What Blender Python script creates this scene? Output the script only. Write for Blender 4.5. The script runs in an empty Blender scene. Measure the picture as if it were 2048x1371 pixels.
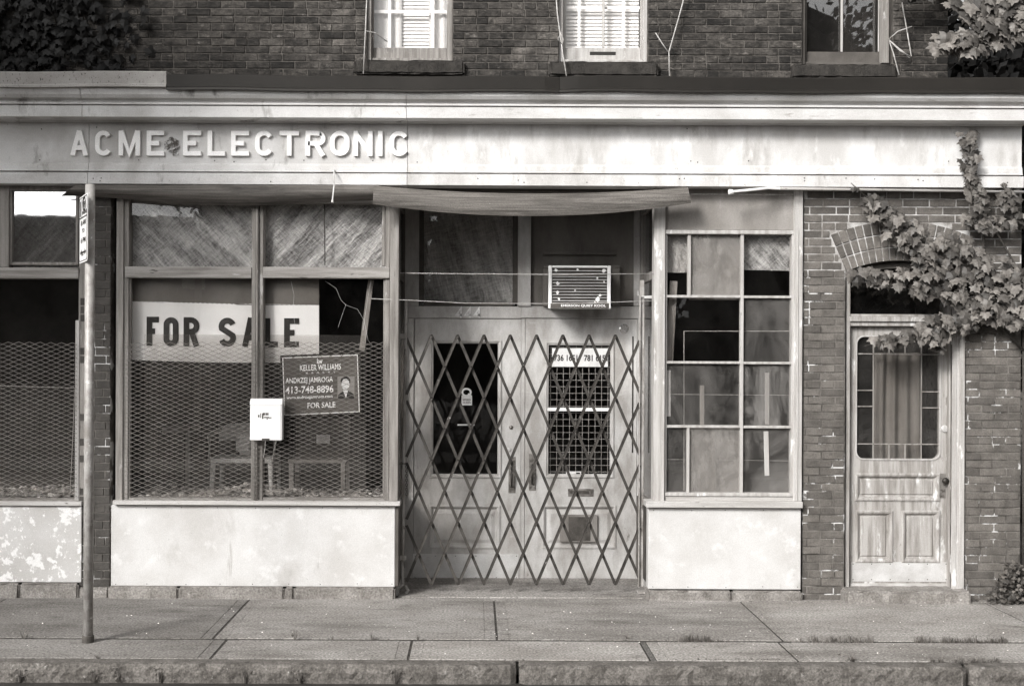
import bpy, bmesh, math, random
from mathutils import Vector, Matrix
random.seed(7)
sc = bpy.context.scene
COL = sc.collection
RAD = math.radians

# ------------------------------------------------------------------ camera
D, S, VX, VY, EYE, RO = 10.0, 250.0, 950.0, 717.0, 1.912, RAD(0.25)
cam = bpy.data.cameras.new("camera")
cam.sensor_width = 36.0
cam.lens = 36.0 * D / (2048 / S)
cam.shift_x = (1024 - VX) / 2048
cam.shift_y = (VY - 685.5) / 2048
cam.clip_end = 600
camo = bpy.data.objects.new("camera", cam)
camo.matrix_world = Matrix.Translation((0, -D, EYE)) @ Matrix.Rotation(RAD(90), 4, 'X') @ Matrix.Rotation(RO, 4, 'Z')
COL.objects.link(camo)
sc.camera = camo

# ------------------------------------------------------------------ light
SUN_EL, SUN_AZ = RAD(30), RAD(-36)      # azimuth measured from the street axis (-Y) towards -X
w = bpy.data.worlds.new("World"); sc.world = w; w.use_nodes = True
nt = w.node_tree; nt.nodes.clear()
sky = nt.nodes.new('ShaderNodeTexSky'); sky.sky_type = 'NISHITA'; sky.sun_disc = False
sky.sun_elevation = SUN_EL; sky.sun_rotation = RAD(180 + 36); sky.dust_density = 4
hs = nt.nodes.new('ShaderNodeHueSaturation'); hs.inputs['Saturation'].default_value = 0.0
bg = nt.nodes.new('ShaderNodeBackground'); bg.inputs['Strength'].default_value = 0.08
wo = nt.nodes.new('ShaderNodeOutputWorld')
nt.links.new(sky.outputs[0], hs.inputs['Color']); nt.links.new(hs.outputs[0], bg.inputs[0]); nt.links.new(bg.outputs[0], wo.inputs[0])
sl = bpy.data.lights.new("sun", 'SUN'); sl.energy = 1.5; sl.angle = RAD(14); sl.color = (1, .985, .96)
so = bpy.data.objects.new("sun", sl)
sdir = Vector((math.sin(SUN_AZ) * math.cos(SUN_EL), -math.cos(SUN_AZ) * math.cos(SUN_EL), math.sin(SUN_EL)))
so.rotation_euler = sdir.to_track_quat('Z', 'Y').to_euler()
so.location = sdir * 40
COL.objects.link(so)
sc.view_settings.view_transform = 'Standard'; sc.view_settings.look = 'None'
sc.view_settings.exposure = 1.34; sc.view_settings.gamma = 1; sc.view_settings.use_curve_mapping = False

# ------------------------------------------------------------------ pixel -> place
CR, SR = math.cos(RO), math.sin(RO)
def P(px, py, Y=0.0):
    dx, dy = px - VX, VY - py
    k = (D + Y) / D / S
    return ((dx * CR - dy * SR) * k, EYE + (dx * SR + dy * CR) * k)
def V(px, py, Y=0.0):
    x, z = P(px, py, Y); return Vector((x, Y, z))
def R(a, b, c, d, Y=0.0):
    mx, my = (a + c) / 2, (b + d) / 2
    return P(a, my, Y)[0], P(c, my, Y)[0], P(mx, d, Y)[1], P(mx, b, Y)[1]
def G(px, py, z=0.0):
    dx, dy = px - VX, VY - py
    wx, wz = dx * CR - dy * SR, dx * SR + dy * CR
    k = (z - EYE) / wz
    return Vector((wx * k, k * S * D - D, z))
def ZP(py, Y=0.0, px=1024): return P(px, py, Y)[1]
def XP(px, Y=0.0, py=700): return P(px, py, Y)[0]

# ------------------------------------------------------------------ materials
def g(v):
    t = max(0.15, 1 - 1.5 * v)
    return (v, v * (1 - .11 * t), v * (1 - .22 * t), 1)
class NT:
    def __init__(s, name):
        s.m = bpy.data.materials.new(name); s.m.use_nodes = True
        s.t = s.m.node_tree; s.t.nodes.clear()
        s.out = s.n('ShaderNodeOutputMaterial')
        s.tc = s.n('ShaderNodeTexCoord')
    def n(s, ty, **kw):
        x = s.t.nodes.new(ty)
        for k, v in kw.items(): setattr(x, k, v)
        return x
    def l(s, a, b): s.t.links.new(a, b)
    def co(s, st=(1, 1, 1), rot=(0, 0, 0), loc=(0, 0, 0)):
        mp = s.n('ShaderNodeMapping'); mp.inputs['Scale'].default_value = st; mp.inputs['Rotation'].default_value = rot
        mp.inputs['Location'].default_value = loc
        s.l(s.tc.outputs['Object'], mp.inputs[0]); return mp.outputs[0]
    def noise(s, sc_, st=(1, 1, 1), det=6, rough=.6, dist=0, loc=(0, 0, 0)):
        x = s.n('ShaderNodeTexNoise'); x.inputs['Scale'].default_value = sc_; x.inputs['Detail'].default_value = det
        x.inputs['Roughness'].default_value = rough; x.inputs['Distortion'].default_value = dist
        s.l(s.co(st, loc=loc), x.inputs['Vector']); return x.outputs['Fac']
    def rng(s, f, a, b, c=0.0, d=1.0):
        x = s.n('ShaderNodeMapRange'); x.inputs[1].default_value = a; x.inputs[2].default_value = b
        x.inputs[3].default_value = c; x.inputs[4].default_value = d; s.l(f, x.inputs[0]); return x.outputs[0]
    def mix(s, f, a, b, mode='MIX'):
        x = s.n('ShaderNodeMix', data_type='RGBA', blend_type=mode)
        if isinstance(f, float): x.inputs[0].default_value = f
        else: s.l(f, x.inputs[0])
        for i, c in ((6, a), (7, b)):
            if isinstance(c, tuple): x.inputs[i].default_value = c
            else: s.l(c, x.inputs[i])
        return x.outputs[2]
    def math(s, op, a, b):
        x = s.n('ShaderNodeMath', operation=op)
        for i, c in ((0, a), (1, b)):
            if isinstance(c, (int, float)): x.inputs[i].default_value = c
            else: s.l(c, x.inputs[i])
        return x.outputs[0]
_mc = {}
def mat(name, v, v2=None, scale=6, st=(1, 1, 1), lo=.38, hi=.62, rough=.7, bump=.15, bs=60, metal=0.0, spec=.3,
        spots=(), tone=False, grain=.12, trans=0.0, gs=140):
    if name in _mc: return _mc[name]
    N = NT(name)
    col = g(v)
    if v2 is not None: col = N.mix(N.rng(N.noise(scale, st), lo, hi), g(v), g(v2))
    for i, sp in enumerate(spots):
        sv, ssc, a, b, sst = sp
        col = N.mix(N.rng(N.noise(ssc, sst, det=8, rough=.65, loc=(3.1 * i + 1, 5.7, 2.3 * i)), a, b), col, g(sv))
    if grain:
        gn = N.rng(N.noise(gs, det=4), .3, .7, 1 - grain, 1 + grain)
        cb = N.n('ShaderNodeCombineColor'); [N.l(gn, cb.inputs[i]) for i in range(3)]
        col = N.mix(1.0, col, cb.outputs[0], 'MULTIPLY')
    if tone:
        at = N.n('ShaderNodeAttribute', attribute_name='tone')
        col = N.mix(1.0, col, at.outputs['Color'], 'MULTIPLY')
    b = N.n('ShaderNodeBsdfPrincipled')
    if isinstance(col, tuple): b.inputs['Base Color'].default_value = col
    else: N.l(col, b.inputs['Base Color'])
    b.inputs['Roughness'].default_value = rough; b.inputs['Metallic'].default_value = metal
    b.inputs['Specular IOR Level'].default_value = spec
    if bump:
        bp = N.n('ShaderNodeBump'); bp.inputs['Strength'].default_value = bump; bp.inputs['Distance'].default_value = .01
        h = N.math('ADD', N.noise(bs, st, det=5), N.math('MULTIPLY', N.noise(bs * 4, det=3), .4))
        N.l(h, bp.inputs['Height']); N.l(bp.outputs[0], b.inputs['Normal'])
    sh = b.outputs[0]
    if trans:
        tr = N.n('ShaderNodeBsdfTranslucent'); N.l(col, tr.inputs[0]) if not isinstance(col, tuple) else None
        ms = N.n('ShaderNodeMixShader'); ms.inputs[0].default_value = trans
        N.l(sh, ms.inputs[1]); N.l(tr.outputs[0], ms.inputs[2]); sh = ms.outputs[0]
    N.l(sh, N.out.inputs[0])
    _mc[name] = N.m
    return N.m
def glass(name, refl=.07, dust=.06, dustv=.4, big=.1, rough=.01, wav=.02, bigs=2.0):
    """old single glazing: clear, mirror part rising at grazing angles, patchy dust film"""
    N = NT(name)
    tr = N.n('ShaderNodeBsdfTransparent'); tr.inputs[0].default_value = (.97, .965, .96, 1)
    gl = N.n('ShaderNodeBsdfGlossy'); gl.inputs['Roughness'].default_value = rough
    bp = N.n('ShaderNodeBump'); bp.inputs['Strength'].default_value = wav; bp.inputs['Distance'].default_value = .02
    N.l(N.noise(3.0, det=2), bp.inputs['Height']); N.l(bp.outputs[0], gl.inputs['Normal'])
    lw = N.n('ShaderNodeLayerWeight'); lw.inputs['Blend'].default_value = .35
    f = N.rng(lw.outputs['Facing'], 0, 1, refl, .9)
    f2 = N.math('MAXIMUM', refl, N.math('MULTIPLY', N.math('POWER', lw.outputs['Facing'], 3), .9))
    ms = N.n('ShaderNodeMixShader'); N.l(f2, ms.inputs[0]); N.l(tr.outputs[0], ms.inputs[1]); N.l(gl.outputs[0], ms.inputs[2])
    df = N.n('ShaderNodeBsdfDiffuse'); df.inputs[0].default_value = g(dustv)
    d1 = N.rng(N.noise(bigs, (1, 1, .6), det=7, rough=.7, dist=.6), .42, .72, 0, big)
    d2 = N.rng(N.noise(60, (1, 1, .3), det=4), .68, .76, 0, .5 * big)
    dd = N.math('ADD', d1, dust)
    m2 = N.n('ShaderNodeMixShader'); N.l(dd, m2.inputs[0]); N.l(ms.outputs[0], m2.inputs[1]); N.l(df.outputs[0], m2.inputs[2])
    N.l(m2.outputs[0], N.out.inputs[0])
    return N.m
def tarp_mat(name, v1, v2, folds=(3, .6), ang=35, fv=.5):
    """woven plastic sheet: crossed weave lines and soft diagonal creases"""
    N = NT(name)
    def wave(sc_, a, dist, ds=2.0):
        x = N.n('ShaderNodeTexWave'); x.bands_direction = 'X'; x.inputs['Scale'].default_value = sc_
        x.inputs['Distortion'].default_value = dist; x.inputs['Detail'].default_value = 3; x.inputs['Detail Scale'].default_value = ds
        N.l(N.co((1, 1, 1), (0, RAD(a), 0)), x.inputs['Vector']); return x.outputs['Fac']
    def lines(a, sc_, st, loc):
        nz = N.n('ShaderNodeTexNoise'); nz.inputs['Scale'].default_value = sc_; nz.inputs['Detail'].default_value = 6; nz.inputs['Roughness'].default_value = .6
        nz.inputs['Distortion'].default_value = .25
        mp1 = N.n('ShaderNodeMapping'); mp1.inputs['Rotation'].default_value = (0, RAD(a), 0); mp1.inputs['Location'].default_value = loc; N.l(N.tc.outputs['Object'], mp1.inputs[0])
        mp2 = N.n('ShaderNodeMapping'); mp2.inputs['Scale'].default_value = st; N.l(mp1.outputs[0], mp2.inputs[0]); N.l(mp2.outputs[0], nz.inputs['Vector'])
        return nz.outputs['Fac']
    l1 = N.rng(lines(ang, 20, (3.4, 1, .5), (0, 0, 0)), .36, .64); l2 = N.rng(lines(ang - 88, 20, (3.4, 1, .5), (3, 0, 1)), .36, .64)
    l3 = N.rng(lines(ang + 7, 2.6, (3, 1, .5), (1, 2, 5)), .40, .58)  # broad creases: their light and dark are drawn into the colour
    cr = N.math('MULTIPLY', l3, .6); l4 = N.rng(N.noise(70, det=3), .3, .7)
    f = N.math('ADD', N.math('ADD', N.math('MULTIPLY', l1, .24), N.math('MULTIPLY', l2, .24)), N.math('ADD', N.math('MULTIPLY', l3, .55 * fv), N.math('MULTIPLY', l4, .16)))
    class _o: outputs = {'Fac': l1}
    nz = _o
    col = N.mix(f, g(v1), g(v2))
    b = N.n('ShaderNodeBsdfPrincipled'); N.l(col, b.inputs['Base Color']); b.inputs['Roughness'].default_value = .45
    bp = N.n('ShaderNodeBump'); bp.inputs['Strength'].default_value = .6; bp.inputs['Distance'].default_value = .03
    N.l(N.math('ADD', nz.outputs['Fac'], cr), bp.inputs['Height']); N.l(bp.outputs[0], b.inputs['Normal'])
    N.l(b.outputs[0], N.out.inputs[0]); return N.m

one = (1, 1, 1)
M = dict(
 fascia=mat('fascia_paint', .62, .47, 4, (1, 1, .5), .4, .62, .55, .15, 50,
            spots=((.38, 8, .54, .72, (1, 1, .3)), (.72, 6, .56, .70, (1, 1, .4)), (.28, 30, .64, .72, one), (.42, 1.6, .54, .74, (1, 1, .6)))),
 cornice=mat('cornice_paint', .56, .43, 3, (1, 1, 2), .4, .7, .5, .12, 40,
             spots=((.33, 11, .60, .70, (.5, 1, 2)), (.2, 50, .68, .74, one))),
 flash_dark=mat('dark_flashing', .022, .03, 2, one, rough=.42, bump=.05, metal=.3),
 flash_rust=mat('pitted_flashing', .42, .33, 3, one, rough=.5, bump=.05, spots=((.06, 60, .60, .64, (1, 1, .6)),)),
 bulk=mat('panel_paint', .54, .45, 2.5, one, .4, .65, .5, .08, 30,
          spots=((.3, 40, .68, .74, one), (.36, 3.2, .60, .78, (1, 1, .6)), (.60, 7, .56, .7, one), (.07, 48, .70, .715, one), (.2, 9, .70, .76, (1, 1, 2.5)), (.34, 16, .64, .76, (1, 1, .10)))),
 bulk_peel=mat('peeling_panel_paint', .50, .43, 2.5, one, .4, .65, .55, .3, 30,
               spots=((.70, 8, .53, .56, one), (.74, 22, .60, .62, one), (.3, 30, .7, .74, one))),
 wood=mat('weathered_paint', .27, .15, 34, (1, 1, .06), .38, .64, .7, .35, 30,
          spots=((.10, 30, .64, .70, (1, 1, .2)), (.42, 12, .62, .70, (1, 1, .3)))),
 wood_h=mat('weathered_paint_rail', .33, .18, 34, (.06, 1, 1), .38, .64, .7, .35, 30,
            spots=((.09, 30, .63, .69, (.2, 1, 1)), (.5, 12, .60, .70, (.3, 1, 1)))),
 wood_light=mat('pale_paint', .44, .29, 30, (1, 1, .06), .38, .66, .65, .3, 30,
                spots=((.2, 36, .66, .71, (1, 1, .4)), (.75, 10, .62, .7, (1, 1, .3)))),
 wood_light_h=mat('pale_paint_rail', .46, .32, 30, (.06, 1, 1), .38, .66, .65, .3, 30,
                spots=((.16, 36, .62, .68, (.4, 1, 1)),)),
 door=mat('entrance_door_paint', .50, .32, 7, (1, 1, .4), .38, .64, .6, .2, 40,
          spots=((.15, 14, .66, .76, (1, 1, .5)), (.45, 8, .62, .72, (.4, 1, 1)), (.09, 60, .71, .74, one))),
 side_door=mat('side_door_paint', .37, .22, 24, (1, 1, .10), .4, .62, .65, .35, 40,
          spots=((.17, 18, .62, .70, (1, 1, .4)), (.62, 12, .6, .7, (1, 1, .3)), (.08, 70, .69, .72, one))),
 kick=mat('kick_plate_metal', .64, .5, 6, one, rough=.4, bump=.05, metal=.25, spots=((.2, 50, .7, .74, one),)),
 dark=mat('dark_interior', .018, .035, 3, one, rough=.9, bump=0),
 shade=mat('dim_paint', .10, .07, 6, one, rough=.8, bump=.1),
 black=mat('black_paint', .02, rough=.5, bump=0, grain=0),
 ink=mat('printed_black', .022, rough=.6, bump=0, grain=0),
 white=mat('white_enamel', .86, .8, 5, one, rough=.4, bump=.03, grain=.02),
 letter=mat('white_letter_paint', .92, .84, 14, one, .45, .75, .45, .05, 40, spots=((.5, 22, .68, .74, one),)),
 letter_white=mat('printed_white', .82, rough=.6, bump=0, grain=0),
 brick_up=mat('dark_red_brick', .050, .024, 13, (1, 1, 2), .42, .58, rough=.85, bump=.6, bs=45, tone=True, grain=.5, gs=60,
              spots=((.17, 14, .60, .74, (1, 1, 2.5)), (.012, 18, .56, .70, one), (.12, 2.0, .56, .75, one))),
 brick_right=mat('smooth_brick', .125, .082, 9, one, rough=.75, bump=.3, bs=45, tone=True, grain=.25, gs=80,
              spots=((.5, 50, .715, .74, (1, 1, .35)), (.05, 26, .68, .76, one))),
 mortar_up=mat('dark_mortar', .07, .12, 6, one, rough=.9, bump=.3, spots=((.03, 20, .5, .65, one),)),
 mortar_arch=mat('pale_mortar', .5, .2, 6, one, .42, .58, rough=.9, bump=.3),
 mortar_right=mat('patched_mortar', .05, .17, 5, one, rough=.9, bump=.3, spots=((.6, 4.0, .555, .61, one),)),
 stone=mat('dark_sandstone', .022, .04, 9, one, rough=.85, bump=.9, bs=22, spots=((.10, 12, .66, .75, one), (.012, 12, .55, .7, one))),
 granite=mat('granite', .17, .10, 8, one, rough=.9, bump=1.0, bs=38, grain=.45, gs=70, spots=((.06, 11, .56, .68, one), (.34, 22, .62, .72, one), (.03, 16, .66, .74, (1, 1, .5)))),
 concrete=mat('pavement_concrete', .31, .22, 1.3, (1, 1.6, 1), .38, .62, .95, .6, 60, grain=.6, gs=62, tone=True,
          spots=((.13, .8, .50, .68, (.6, 2, 1)), (.36, 26, .58, .70, one), (.09, 34, .62, .69, one), (.14, 5, .56, .72, (.7, 1.6, 1)), (.5, 55, .68, .73, one))),
 soil=mat('joint_soil', .03, .075, 20, one, rough=1, bump=.5),
 asphalt=mat('asphalt', .045, .03, 8, one, rough=.95, bump=.6, bs=80, grain=.3),
 earth=mat('earth', .08, .05, 2, one, rough=1, bump=.2),
 zinc=mat('galvanised_steel', .40, .24, 16, (1, 1, .7), .4, .62, .5, .1, 60, metal=.15, spots=((.85, 22, .62, .72, one),)),
 rust=mat('rusty_steel', .10, .06, 14, one, rough=.7, bump=.4, metal=.2, spots=((.35, 26, .62, .72, (1, 1, .4)),)),
 gate_front=mat('gate_channel_worn', .075, .035, 14, one, rough=.55, bump=.2, metal=.15, spots=((.4, 20, .64, .74, one),)),
 gate_back=mat('gate_flat_dark', .03, .06, 10, one, rough=.6, bump=.2, metal=.1),
 post_rust=mat('flaking_post_paint', .38, .20, 14, (1, 1, .35), .4, .6, .6, .4, 40, spots=((.07, 26, .6, .68, (1, 1, .4)), (.6, 22, .64, .7, (1, 1, .4)))),
 wire=mat('pale_wire', .46, .3, 30, one, rough=.5, bump=0, grain=0),
 mesh=mat('expanded_steel', .20, .14, 9, one, .4, .6, .5, 0, metal=.35, grain=0),
 board=mat('weathered_board', .155, .07, 55, (.03, 1, 1), .36, .64, .8, .6, 22, grain=.3, spots=((.06, 5, .54, .72, (.3, 1, 2)), (.75, 60, .70, .72, (.5, 1, 1)))),
 board_dark=mat('tarred_board', .16, .07, 55, (.03, 1, 1), .36, .64, .75, .4, 22, grain=.2, spots=((.025, 5, .54, .72, (.3, 1, 2)), (.5, 60, .70, .72, (.5, 1, 1)))),
 ply=mat('stained_plywood', .30, .20, 3, (1, 1, .4), .36, .64, .75, .15, 40, spots=((.12, 2.0, .52, .75, (1, 1, .35)), (.42, 4, .62, .75, (1, 1, .3)))),
 transom_board=mat('dim_transom_board', .17, .11, 5, (1, 1, .4), rough=.8, bump=.15, spots=((.03, 40, .7, .74, one),)),
 granite_pale=mat('worn_base_stone', .27, .18, 8, one, rough=.9, bump=.8, bs=38, grain=.4, gs=70, spots=((.10, 11, .58, .72, one), (.42, 22, .62, .72, one))),
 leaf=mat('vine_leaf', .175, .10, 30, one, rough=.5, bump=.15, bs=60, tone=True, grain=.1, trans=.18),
 leaf_dark=mat('shaded_leaf', .006, .0035, 30, one, rough=.6, bump=0, tone=True, trans=.1),  # near-black colour; holds the shade over the upper left ivy
 leaf_far=mat('tree_leaf', .06, .04, 3, one, rough=.7, bump=0, tone=True, trans=.15),
 bark=mat('bark', .09, .05, 8, (1, 1, .2), rough=.95, bump=.8),
 grass=mat('weed_green', .20, .12, 12, one, rough=.7, bump=0, tone=True, trans=.2),
 dry=mat('dry_litter', .48, .26, 9, one, rough=.9, bump=.2, tone=True),
 banner=mat('banner_vinyl', .88, .84, 3, one, rough=.45, bump=.04, grain=.03),
 banner_band=mat('banner_band_grey', .15, .12, 4, one, rough=.5, bump=.03, spots=((.25, 6, .64, .75, one),)),
 sign_dark=mat('sign_grey_face', .12, .10, 5, one, rough=.6, bump=0, spots=((.2, 12, .66, .72, one),)),
 skin=mat('printed_face', .6, rough=.7, bump=0, grain=0),
 paper=mat('pale_paper', .68, .55, 10, one, rough=.8, bump=.05),
 foil=mat('torn_foil', .6, .12, 26, one, .46, .54, rough=.45, bump=.9, bs=30),
 chair=mat('chair_wood', .34, .22, 9, (.3, 1, 1), rough=.6, bump=.1),
 curtain=mat('curtain_cloth', .16, .11, 9, (1, 1, .1), rough=.9, bump=.15),
 blind=mat('blind_white', .9, rough=.5, bump=0, grain=0),
 lace=mat('curtain_white', .78, .7, 5, (1, 1, .2), rough=.9, bump=.1, trans=.2),
 room=mat('pale_room', .55, rough=.9, bump=0),
 number=mat('number_paint', .72, .5, 20, one, rough=.5, bump=0),
 iron=mat('black_iron', .03, .05, 20, one, rough=.45, bump=.2, metal=.5),
 brass=mat('worn_brass', .26, .12, 24, one, .45, .6, .4, .3, metal=.5),
 chrome=mat('chrome', .75, rough=.22, bump=.1, metal=.9),
)
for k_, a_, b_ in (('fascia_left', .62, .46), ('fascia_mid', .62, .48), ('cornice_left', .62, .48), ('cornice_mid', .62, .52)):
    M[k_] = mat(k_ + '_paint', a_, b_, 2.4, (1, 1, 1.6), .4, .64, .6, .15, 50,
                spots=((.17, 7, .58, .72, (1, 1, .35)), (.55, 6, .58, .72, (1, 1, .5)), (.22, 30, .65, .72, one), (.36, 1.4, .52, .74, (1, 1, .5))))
M['glass'] = glass('old_window_glass', .035, .001, .3, .012)
M['glass_up'] = glass('upper_window_glass', .15, .005, .4, .01, wav=.006)
M['glass_sky'] = glass('rippled_transom_glass', .42, .02, .4, .03, rough=.02)
M['glass_dusty'] = glass('dusty_glass', .07, .03, .36, .14, bigs=2.6)
M['glass_haze'] = glass('hazy_glass_sheet', .03, .04, .30, .05)
M['glass_film'] = glass('clouded_glass', .07, .16, .32, .5, bigs=4)
M['tarp'] = tarp_mat('woven_tarp', .015, .85, (2.4, .5), 40, .6)
M['tarp2'] = tarp_mat('creased_tarp', .015, .82, (2.2, .5), -46, .75)
M['tarp3'] = tarp_mat('hanging_tarp', .10, .95, (1.4, .5), 12, .6)
M['tarp_pale'] = tarp_mat('pale_tarp', .3, .6, (1.5, .3), 40, .4)

# ------------------------------------------------------------------ mesh building
class MB:
    def __init__(s): s.v = []; s.f = []; s.t = []; s.cur = 1.0
    def add(s, vs, fs, t=None):
        b = len(s.v); s.v += [Vector(q) for q in vs]
        s.f += [tuple(b + i for i in q) for q in fs]; s.t += [s.cur if t is None else t] * len(fs)
    def box(s, x0, x1, y0, y1, z0, z1, t=None):
        if x0 > x1: x0, x1 = x1, x0
        if y0 > y1: y0, y1 = y1, y0
        if z0 > z1: z0, z1 = z1, z0
        s.add([(x0, y0, z0), (x1, y0, z0), (x1, y1, z0), (x0, y1, z0), (x0, y0, z1), (x1, y0, z1), (x1, y1, z1), (x0, y1, z1)],
              [(0, 3, 2, 1), (4, 5, 6, 7), (0, 1, 5, 4), (1, 2, 6, 5), (2, 3, 7, 6), (3, 0, 4, 7)], t)
        return s
    def pbox(s, a, b, c, d, yf, yb, t=None):
        x0, x1, z0, z1 = R(a, b, c, d, yf); return s.box(x0, x1, yf, yb, z0, z1, t)
    def prism(s, pts, y0, y1, t=None):
        """polygon of (x,z) points extruded from y0 (front) to y1"""
        n = len(pts)
        vs = [(x, y0, z) for x, z in pts] + [(x, y1, z) for x, z in pts]
        s.add(vs, [tuple(range(n)), tuple(range(2 * n - 1, n - 1, -1))] + [(i, n + i, n + (i + 1) % n, (i + 1) % n) for i in range(n)], t)
        return s
    def tube(s, pts, r, n=8, caps=True, t=None):
        pts = [Vector(p) for p in pts]; rings = []
        for i, p in enumerate(pts):
            d = (pts[min(i + 1, len(pts) - 1)] - pts[max(i - 1, 0)]).normalized()
            up = Vector((0, 0, 1)) if abs(d.z) < .9 else Vector((0, 1, 0))
            a = d.cross(up).normalized(); b = d.cross(a)
            rr = r[i] if isinstance(r, (list, tuple)) else r
            rings.append([p + (a * math.cos(k * 2 * math.pi / n) + b * math.sin(k * 2 * math.pi / n)) * rr for k in range(n)])
        vs = [q for rg in rings for q in rg]; fs = []
        for i in range(len(rings) - 1):
            for k in range(n):
                fs.append((i * n + k, i * n + (k + 1) % n, (i + 1) * n + (k + 1) % n, (i + 1) * n + k))
        if caps: fs += [tuple(range(n - 1, -1, -1)), tuple((len(rings) - 1) * n + k for k in range(n))]
        s.add(vs, fs, t); return s
    def bar(s, a, b, w_, d_, t=None):
        """flat bar from a to b: w_ across in the facade plane, d_ deep along Y"""
        a, b = Vector(a), Vector(b); u = (b - a).normalized(); sd = u.cross(Vector((0, 1, 0))).normalized() * w_ / 2
        q = Vector((0, d_ / 2, 0))
        vs = [a - sd - q, a + sd - q, a + sd + q, a - sd + q, b - sd - q, b + sd - q, b + sd + q, b - sd + q]
        s.add(vs, [(0, 3, 2, 1), (4, 5, 6, 7), (0, 1, 5, 4), (1, 2, 6, 5), (2, 3, 7, 6), (3, 0, 4, 7)], t); return s
    def lathe(s, c, axis, prof, n=20):
        """prof = [(dist along axis, radius)]"""
        c = Vector(c); ax = Vector(axis).normalized(); a = ax.orthogonal().normalized(); b = ax.cross(a)
        vs, fs = [], []
        for d, r in prof:
            for k in range(n):
                an = 2 * math.pi * k / n; vs.append(c + ax * d + (a * math.cos(an) + b * math.sin(an)) * r)
        for i in range(len(prof) - 1):
            for k in range(n): fs.append((i * n + k, i * n + (k + 1) % n, (i + 1) * n + (k + 1) % n, (i + 1) * n + k))
        fs += [tuple(range(n)), tuple((len(prof) - 1) * n + k for k in range(n))]
        s.add(vs, fs); return s
    def rings(s, x0, x1, z0, z1, prof, cap=True):
        """nested rectangles: prof=[(inset,y)], joined, last one closed: mouldings and raised panels"""
        vs, fs = [], []
        for ins, y in prof:
            vs += [(x0 + ins, y, z0 + ins), (x1 - ins, y, z0 + ins), (x1 - ins, y, z1 - ins), (x0 + ins, y, z1 - ins)]
        for i in range(len(prof) - 1):
            for k in range(4): fs.append((i * 4 + k, i * 4 + (k + 1) % 4, i * 4 + 4 + (k + 1) % 4, i * 4 + 4 + k))
        if cap: b = (len(prof) - 1) * 4; fs.append((b, b + 1, b + 2, b + 3))
        s.add(vs, fs); return s
    def frame(s, x0, x1, z0, z1, w_, yf, yb, wt=None, wb=None):
        wt = w_ if wt is None else wt; wb = w_ if wb is None else wb
        s.box(x0, x0 + w_, yf, yb, z0, z1); s.box(x1 - w_, x1, yf, yb, z0, z1)
        s.box(x0 + w_, x1 - w_, yf + .002, yb, z1 - wt, z1); s.box(x0 + w_, x1 - w_, yf + .002, yb, z0, z0 + wb); return s
    def build(s, name, m, parent=None, bevel=0.0, smooth=False, seg=1):
        me = bpy.data.meshes.new(name)
        o0 = ORIG.get(parent.name, Vector((0, 0, 0))) if parent else Vector((0, 0, 0))
        me.from_pydata([tuple(q - o0) for q in s.v], [], s.f)
        at = me.color_attributes.new('tone', 'FLOAT_COLOR', 'CORNER')
        li = 0
        for fi, p in enumerate(me.polygons):
            for _ in range(p.loop_total):
                at.data[p.loop_start + _].color = (s.t[fi],) * 3 + (1,)
        bm = bmesh.new(); bm.from_mesh(me)
        bmesh.ops.recalc_face_normals(bm, faces=bm.faces)
        if bevel:
            es = [e for e in bm.edges if len(e.link_faces) == 2 and e.calc_face_angle(0) > .6]
            bmesh.ops.bevel(bm, geom=es, offset=bevel, segments=seg, affect='EDGES', profile=.6, clamp_overlap=True)
        bm.to_mesh(me); bm.free()
        if smooth: me.polygons.foreach_set('use_smooth', [True] * len(me.polygons))
        me.materials.append(M[m] if isinstance(m, str) else m)
        o = bpy.data.objects.new(name, me); COL.objects.link(o)
        if parent: o.parent = parent
        ORIG[o.name] = o0
        return o
ORIG = {}
def thing(name, label, cat, loc=(0, 0, 0), group=None):
    o = bpy.data.objects.new(name, None); COL.objects.link(o); o.location = loc; o.empty_display_size = .1
    ORIG[o.name] = Vector(loc); o['label'] = label; o['category'] = cat
    if group: o['group'] = group
    return o
def tag(o, label, cat, group=None, kind=None):
    """a thing that is one mesh: move its origin to its own base"""
    vs = [v.co for v in o.data.vertices]
    c = Vector((sum(v.x for v in vs) / len(vs), sum(v.y for v in vs) / len(vs), min(v.z for v in vs)))
    for v in o.data.vertices: v.co -= c
    o.location = c; ORIG[o.name] = c
    o['label'] = label; o['category'] = cat
    if group: o['group'] = group
    if kind: o['kind'] = kind
    return o
def struct(o): o['kind'] = 'structure'; return o

# writing -----------------------------------------------------------
def text(mb, body, O, U, W, N, depth=.001, bold=0.0, lift=.0006):
    """body fitted into the box O + U*[0,1] + W*[0,1], facing N"""
    cu = bpy.data.curves.new('t', 'FONT'); cu.body = body; cu.size = 1; cu.offset = bold; cu.resolution_u = 3
    ob = bpy.data.objects.new('t', cu); COL.objects.link(ob)
    dg = bpy.context.evaluated_depsgraph_get(); dg.update()
    me = bpy.data.meshes.new_from_object(ob.evaluated_get(dg))
    bpy.data.objects.remove(ob); bpy.data.curves.remove(cu)
    xs = [v.co.x for v in me.vertices]; ys = [v.co.y for v in me.vertices]
    x0, x1, y0, y1 = min(xs), max(xs), min(ys), max(ys)
    O, U, W, N = Vector(O), Vector(U), Vector(W), Vector(N)
    vs = [O + U * ((v.co.x - x0) / (x1 - x0)) + W * ((v.co.y - y0) / (y1 - y0)) + N * (lift + depth) for v in me.vertices]
    mb.add(vs, [tuple(p.vertices) for p in me.polygons]); bpy.data.meshes.remove(me)
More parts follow.
